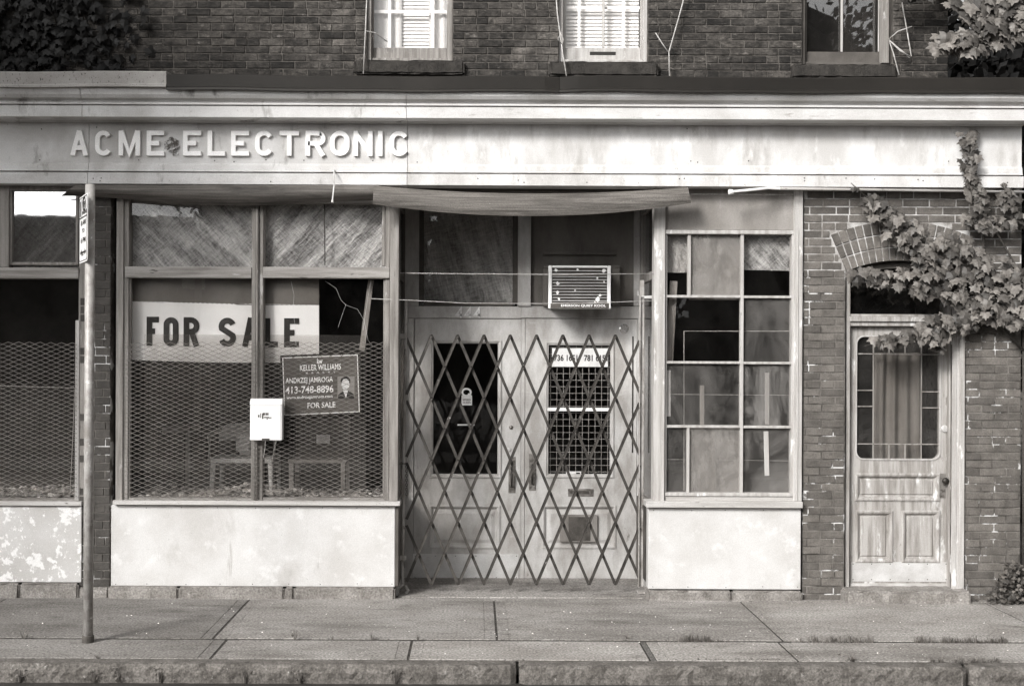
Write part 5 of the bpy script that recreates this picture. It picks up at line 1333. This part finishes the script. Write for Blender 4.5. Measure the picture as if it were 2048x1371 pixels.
# weeds --------------------------------------------------------------------------------------
def tuft(mb, c, n, h, spread, wide=.004):
    for _ in range(n):
        a = random.uniform(0, 6.28); l = h * random.uniform(.5, 1.1); d = Vector((math.cos(a), math.sin(a), 0)); s_ = spread * random.random()
        b = c + d * random.uniform(0, spread * .3); m1 = b + d * s_ * .5 + Vector((0, 0, l * .7)); tp = b + d * s_ * 1.3 + Vector((0, 0, l * random.uniform(.6, 1)))
        w_ = Vector((-d.y, d.x, 0)) * wide / 2
        mb.add([b - w_, b + w_, m1 + w_ * .8, m1 - w_ * .8, tp], [(0, 1, 2, 3), (3, 2, 4)], random.uniform(.6, 1.6))
random.seed(90)
mb = MB()
for px, py, n, h in [(665, 1279, 8, .05), (745, 1278, 12, .06), (835, 1278, 10, .05), (1065, 1280, 6, .04), (1120, 1281, 10, .035)]: tuft(mb, G(px, py), n, h, .04)
for _ in range(220):
    px = random.choice((random.gauss(1400, 28), random.uniform(1600, 1745), random.uniform(1830, 2015), random.uniform(1830, 2015)))
    tuft(mb, G(px, 1281 + (px - 1024) * .0045), 5, random.uniform(.025, .075), .035)
for _ in range(40): tuft(mb, G(random.uniform(1860, 2010), 1323), 5, random.uniform(.02, .05), .04)
for _ in range(25): tuft(mb, G(random.uniform(1350, 1560), 1318.5), 4, random.uniform(.008, .02), .015)
tag(mb.build('joint_grass', 'grass'), 'short grass growing along the pavement joints', 'grass', kind='stuff')
def weed(px, py, n, h, sp_, label, z=0.0, dy=0, name='weed'):
    mb = MB(); c = G(px, py, z)
    if dy: c = Vector((G(px, 1345, -.05).x, KY0 - .012, z))
    tuft(mb, c, n, h, sp_, .005)
    for _ in range(n // 2):
        leaf(mb, c + Vector((random.gauss(0, sp_ * .6), random.gauss(0, sp_ * .3) - .005, random.uniform(.2, 1) * h)), random.uniform(.012, .022), random.uniform(0, 6), random.uniform(-1.6, -.4), 0, random.uniform(.8, 1.6))
    return tag(mb.build(name, 'grass'), label, 'weed')
weed(48, 1276, 14, .07, .07, 'spiky weed in the pavement joint left of the sign post')
weed(195, 1315, 10, .03, .06, 'flat weed in the kerb joint right of the sign post base')
weed(590, 1278, 10, .09, .05, 'thin weed in the pavement joint below the main shop window')
weed(1705, 1321, 26, .05, .08, 'rosette weed on the kerb edge below the side door', name='weed')
weed(1255, 1276, 10, .03, .06, 'small weed in the pavement joint below the right end of the gate')
for px, lb in ((35, 'leftmost weed sprouting on the kerb face'), (185, 'bushy weed on the kerb face beneath the sign post'), (235, 'tall branching weed on the kerb face right of the sign post'), (318, 'fern like weed on the kerb face below the left end of the main window panel'), (490, 'thin weed on the kerb face below the middle of the main window'),
               (600, 'drooping weed on the kerb face right of the main window centre'), (790, 'short dry weed on the kerb face below the gate left post')):
    weed(px, 0, 20, .10, .06, lb, -.11, 1)
weed(1987, 1340, 50, .10, .09, 'leafy weed in the gap between kerb stones at the right', -.10)
weed(1038, 1332, 22, .05, .015, 'tiny weed in the gap between the two middle kerb stones', -.04)
# corner bush
random.seed(5); bs = thing('corner_bush', 'dark low leafy bush at the foot of the right brick wall', 'bush', (XP(2010), -.12, 0))
mb = MB()
for _ in range(420):
    px = random.gauss(2012, 22); h = random.random() ** .8 * (.30 * math.exp(-((px - 2015) / 34) ** 2) + .03)
    leaf(mb, Vector((XP(px), random.uniform(-.22, -.04), h + .01)), random.uniform(.02, .04), random.uniform(-1.2, 1.2), random.uniform(-1.4, 0), random.uniform(-.8, .8), random.uniform(.5, 2.2))
M['leaf_bush'] = mat('bush_leaf', .07, .045, 30, one, rough=.6, bump=0, tone=True, trans=.1)
mb.build('foliage', 'leaf_bush', bs)
mb = MB()
for _ in range(16): x = XP(random.gauss(2012, 12)); mb.tube([(x, -.12, 0), (x + random.uniform(-.06, .06), -.13 + random.uniform(-.04, .04), random.uniform(.12, .30))], [.004, .002], 5)
mb.build('stem', 'bark', bs)
# pebbles / litter on the pavement
random.seed(66); mb = MB()
for _ in range(320):
    px, py = random.uniform(10, 2040), random.uniform(1204, 1316); c = G(px, py); s_ = random.uniform(.002, .008)
    q = [c + Vector((s_ * random.uniform(.5, 1) * math.cos(a * 1.05), s_ * random.uniform(.5, 1) * math.sin(a * 1.05), .001)) for a in range(6)]
    mb.add(q + [c + Vector((0, 0, s_ * .8))], [(i, (i + 1) % 6, 6) for i in range(6)], random.choice((.25, .3, 2.4, 2.8)))
tag(mb.build('pavement_grit', 'dry'), 'small pale and dark specks of grit scattered over the pavement', 'grit', kind='stuff')

# =================================================================== VEGETATION
random.seed(101)
vn = thing('climbing_vine', 'broad leaved climbing vine sprawling over the arched side door and up the fascia', 'vine', (BX1, -.05, 0))
YV = -.05
stems = [[(2047, 1150, -.02), (2047, 800, -.03), (2046, 640, -.04), (2000, 600, -.10), (1920, 545, -.08), (1850, 492, -.06), (1790, 450, -.05), (1745, 405, -.05), (1715, 378, -.19), (1702, 366, -.22)],
         [(2046, 640, -.04), (1960, 590, -.1), (1850, 565, -.06), (1760, 555, -.04), (1700, 548, -.04)],
         [(2046, 700, -.04), (1990, 640, -.08), (1900, 652, -.1), (1810, 668, -.06), (1728, 692, -.04)],
         [(2046, 640, -.04), (2025, 520, -.06), (1985, 450, -.10), (1955, 395, -.18), (1945, 330, -.22), (1938, 268, -.2)],
         [(1985, 450, -.1), (1940, 440, -.06)], [(1985, 450, -.1), (2048, 430, -.06), (2090, 420, -.06)], [(1968, 470, -.06), (1966, 500, -.03), (1950, 540, -.03)]]
for s_ in stems:
    mb = MB(); n = len(s_); mb.tube([V(*p) for p in s_], [.011 - .008 * i / (n - 1) for i in range(n)], 6); mb.build('stem', 'bark', vn, smooth=True)
def fol(pl, wid, n, Y, **k): mb = MB(); leaves_along(mb, pl, wid, n, Y, **k); mb.build('foliage', 'leaf', vn)
fol([(1745, 400), (1765, 430), (1800, 455), (1850, 490), (1920, 520), (1990, 560), (2060, 620)], lambda u: 30 + 75 * min(1, u * 1.6), 340, YV, size=(.056, .102), dy=.16)
fol([(1712, 545), (1780, 552), (1850, 565), (1920, 580), (2000, 600), (2070, 620)], lambda u: 26 + 60 * u, 250, YV + .02, size=(.056, .102), dy=.16)
fol([(1752, 682), (1800, 670), (1860, 655), (1920, 640), (1980, 610), (2070, 590)], lambda u: 16 + 60 * u, 210, YV - .02, size=(.056, .102), dy=.16)
fol([(1868, 665), (1880, 690)], 22, 14, YV - .05, size=(.06, .085))
fol([(1938, 268), (1942, 330), (1950, 380), (1965, 410)], 30, 150, -.15, size=(.05, .085), dy=.1, t=(.4, 1.2))
fol([(1960, 405), (1985, 440), (1965, 455)], 26, 34, -.1, size=(.06, .09))
fol([(1930, 436), (1950, 440)], 22, 16, -.06, size=(.06, .09))
fol([(1995, 448), (2080, 428)], 24, 30, -.08, size=(.06, .10))
fol([(2005, 378), (2025, 405)], 40, 34, -.08, size=(.055, .085), t=(.4, .9))
fol([(1705, 368), (1712, 378)], 8, 4, -.2, size=(.035, .05), t=(.4, .7))
fol([(1730, 395), (1738, 412)], 10, 5, -.08, size=(.09, .12))

# right-hand tree reaching into the upper corner
tr = thing('maple_tree', 'maple tree right of the building with leafy bough reaching into the upper right corner', 'tree', (6.6, -.6, 0))
mb = MB(); mb.tube([(6.6, -.6, -.1), (6.55, -.6, 1.5), (6.7, -.5, 3.2), (6.6, -.4, 5.0), (6.8, -.3, 6.4)], [.17, .14, .11, .08, .03], 10); mb.build('trunk', 'bark', tr, smooth=True)
for s_ in ([(6.65, -.45, 4.3), tuple(V(2120, 20, -.35)), tuple(V(2020, 48, -.32)), tuple(V(1940, 72, -.30)), tuple(V(1875, 82, -.30))], [(6.62, -.42, 4.6), tuple(V(2100, -40, -.3)), tuple(V(1990, -20, -.28)), tuple(V(1930, -10, -.28))],
           [(6.6, -.4, 5.0), tuple(V(1960, -90, -.2)), tuple(V(1830, -60, -.1)), tuple(V(1810, -30, -.1))]):
    mb = MB(); mb.tube([Vector(p) for p in s_], [.04 - .032 * i / (len(s_) - 1) for i in range(len(s_))], 6); mb.build('limb', 'bark', tr, smooth=True)
def fol2(pl, wid, n, Y, **k): mb = MB(); leaves_along(mb, pl, wid, n, Y, **k); mb.build('foliage', 'leaf', tr)
fol2([(1872, 84), (1910, 82), (1960, 76), (2000, 60), (2060, 40), (2120, 20)], lambda u: 30 + 40 * u, 170, -.28, size=(.075, .12))
fol2([(1935, 20), (1990, 10), (2060, 20), (2150, 0)], lambda u: 40 + 60 * u, 190, -.25, size=(.08, .13))
fol2([(1905, 8), (1915, -4)], 14, 6, -.2, size=(.07, .1))
fol2([(1790, -20), (1840, -24), (1900, -40), (2000, -60)], 34, 60, -.1, size=(.07, .11), t=(.2, .6))
random.seed(55)
def crown(mb, c, r, n, size, t=(.5, 1.5), clumps=28):
    cl = []
    for _ in range(clumps):
        while True:
            v = Vector([random.uniform(-1, 1) for _ in range(3)])
            if v.length < 1: break
        cl.append((Vector((c[0] + v.x * r[0] * .8, c[1] + v.y * r[1] * .8, c[2] + v.z * r[2] * .8)), random.uniform(.22, .42)))
    for _ in range(n):
        cc, k = random.choice(cl); p = cc + Vector((random.gauss(0, r[0] * k * .55), random.gauss(0, r[1] * k * .55), random.gauss(0, r[2] * k * .5)))
        s_ = random.uniform(*size); a = Vector([random.gauss(0, 1) for _ in range(3)]).normalized(); b = a.orthogonal().normalized(); e = a.cross(b)
        tt = random.uniform(*t)
        mb.add([p + b * s_, p + e * s_ * .6, p - b * s_, p - e * s_ * .6], [(0, 1, 2, 3)], tt)
mb = MB(); crown(mb, (7.6, -.4, 6.6), (1.9, 1.8, 1.5), 2200, (.06, .11)); mb.build('crown', 'leaf_far', tr)
# ivy on the upper left brick, leaf colour darkened to stand for shade
random.seed(44)
iv = thing('shaded_ivy', 'ivy over the upper left brickwork above the speckled flashing, leaves coloured near black for shade', 'ivy', tuple(V(100, 150, .05)))
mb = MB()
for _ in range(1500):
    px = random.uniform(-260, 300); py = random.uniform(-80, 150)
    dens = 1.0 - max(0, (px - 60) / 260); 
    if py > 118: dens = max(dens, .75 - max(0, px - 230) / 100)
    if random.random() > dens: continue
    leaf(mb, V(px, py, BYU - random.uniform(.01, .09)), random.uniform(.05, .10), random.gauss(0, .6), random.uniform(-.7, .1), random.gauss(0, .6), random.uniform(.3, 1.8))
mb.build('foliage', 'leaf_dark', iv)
mb = MB()
for k in range(7): px = -200 + k * 62; mb.tube([V(px, 150, BYU - .01), V(px + 15, 90, BYU - .012), V(px - 8, 20, BYU - .01), V(px + 12, -70, BYU - .01)], .006, 5)
mb.build('stem', 'bark', iv)

def tree(name, x, y, h, rx, rz, zc, label, n=2600, size=(.12, .24), seed=1, group=None, m_='leaf_far', clumps=30, ry=None, core=False):
    random.seed(seed); ry = ry or rx; t = thing(name, label, 'tree', (x, y, -.1), group)
    mb = MB(); mb.tube([(x, y, -.2), (x + .1, y, h * .25), (x - .05, y + .1, h * .5), (x + .1, y, h * .8)], [h * .03, h * .024, h * .018, h * .006], 8); mb.build('trunk', 'bark', t, smooth=True)
    for k in range(5):
        a = k * 1.3; mb = MB(); mb.tube([(x, y, zc - rz * .7), (x + rx * .35 * math.cos(a), y + ry * .35 * math.sin(a), zc - rz * .2), (x + rx * .75 * math.cos(a), y + ry * .75 * math.sin(a), zc + rz * .2)], [h * .014, h * .009, h * .003], 6); mb.build('limb', 'bark', t, smooth=True)
    mb = MB(); crown(mb, (x, y, zc), (rx, ry, rz), n, size, clumps=clumps)
    if core:
        for k in range(14):
            c = Vector((x + random.uniform(-.5, .5) * rx, y + random.uniform(-.3, .3) * ry, zc + random.uniform(-.75, .45) * rz)); q = random.uniform(.35, .5)
            bm = bmesh.new(); bmesh.ops.create_icosphere(bm, subdivisions=3, radius=1)
            for v in bm.verts: v.co = c + Vector((v.co.x * rx * q, v.co.y * ry * q, v.co.z * rz * q)) * 1 + v.co * random.uniform(-.25, .25)
            mb.add([v.co.copy() for v in bm.verts], [tuple(v.index for v in f.verts) for f in bm.faces], .6); bm.free()
    mb.build('crown', m_, t); return t
# dark growth beyond the right end
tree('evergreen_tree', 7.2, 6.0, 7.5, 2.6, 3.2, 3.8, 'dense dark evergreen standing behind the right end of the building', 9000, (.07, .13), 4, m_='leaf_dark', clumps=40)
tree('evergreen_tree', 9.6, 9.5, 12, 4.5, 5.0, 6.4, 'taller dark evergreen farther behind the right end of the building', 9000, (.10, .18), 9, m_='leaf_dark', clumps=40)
# tree added out of frame to the left, to shade the left of the facade
tree('added_shade_tree', -6.15, -3.4, 8.6, 2.5, 1.6, 5.9, 'unseen leafy tree added left of the shopfront to shade its left end', 3000, (.12, .20), 12, clumps=50, ry=1.5)
# chain link fence at the right end
fc_ = thing('chain_link_fence', 'dark chain link fence running on from the right end of the brick wall', 'fence', (BX1 + .1, .15, 0))
mb = MB(); mb.tube([(BX1 + .95, .15, -.1), (BX1 + .95, .15, 2.0)], .03, 8); mb.tube([(BX1 + .03, .15, 1.95), (BX1 + 3, .15, 1.95)], .02, 8); mb.build('post', 'zinc', fc_)
mb = MB()
for k in range(-40, 60):
    for sg in (1, -1):
        xa = BX1 + .02 + k * .06; pts = []
        for z in (0, 1.95): pts.append((xa + sg * z, z) if sg == 1 else (xa + 1.95 - z, z))
        (xa_, za), (xb_, zb_) = pts
        lo, hi = BX1 + .02, BX1 + 3
        def cl(x, z): return x, z
        if xa_ < lo and xb_ < lo or xa_ > hi and xb_ > hi: continue
        f0 = 0; f1 = 1
        dx = xb_ - xa_
        for bnd, s2_ in ((lo, 1), (hi, -1)):
            q = (bnd - xa_) / dx
            if (dx > 0) == (s2_ > 0): f0 = max(f0, q)
            else: f1 = min(f1, q)
        if f1 <= f0: continue
        mb.bar((xa_ + dx * f0, .15 + .002 * sg, za + (zb_ - za) * f0), (xa_ + dx * f1, .15 + .002 * sg, za + (zb_ - za) * f1), .003, .003)
mb.build('wire_mesh', 'iron', fc_)

# across the street (seen only in the glass)
wh = thing('warehouse', 'low dark warehouse across the street', 'building', (-13, -24, 0))
mb = MB(); mb.box(-22, -7.6, -34, -22, -.1, 5.2); mb.build('wall', 'shade', wh)
mb = MB(); mb.box(-22.3, -7.3, -34.3, -21.7, 5.2, 5.5); mb.build('roof', 'iron', wh)
spec_ = [(-4.5, -21, 10, 3.4, 3.9, 4.6), (2.2, -23, 12, 4.2, 4.4, 5.2), (8.4, -20, 11.4, 3.6, 5.2, 6.2), (15, -24, 9.5, 4.4, 4.0, 4.6), (22, -22, 11, 4.0, 4.6, 5.0)]
LB = ['tall tree across the street beside the warehouse', 'tallest tree across the street facing the entrance', 'rounded tree across the street facing the side door', 'wide tree farther right across the street', 'farthest right tree across the street']
for i, q in enumerate(spec_): tree('roadside_tree', *q, LB[i], 13000, (.07, .14), 200 + i, 'trees across the street', clumps=36, core=True)

hd = thing('hedge', 'tall dark hedge across the street in front of the roadside trees', 'hedge', (6, -17, 0))
random.seed(909); mb = MB()
for k in range(46):
    c = Vector((-6.5 + k * .85, -17.5 + random.uniform(-.4, .4), random.uniform(.9, 2.4))); bm = bmesh.new(); bmesh.ops.create_icosphere(bm, subdivisions=2, radius=1); q = random.uniform(.8, 1.5)
    for v in bm.verts: v.co = c + v.co * q * random.uniform(.9, 1.1)
    mb.add([v.co.copy() for v in bm.verts], [tuple(v.index for v in f.verts) for f in bm.faces], .7); bm.free()
for _ in range(9000):
    p = Vector((random.uniform(-7, 32), -16.6 + random.gauss(0, .5), random.uniform(0, 3.6))); a = Vector([random.gauss(0, 1) for _ in range(3)]).normalized(); b = a.orthogonal().normalized(); e = a.cross(b); s_ = random.uniform(.06, .12)
    mb.add([p + b * s_, p + e * s_ * .6, p - b * s_, p - e * s_ * .6], [(0, 1, 2, 3)], random.uniform(.5, 1.5))
mb.build('foliage', 'leaf_far', hd)
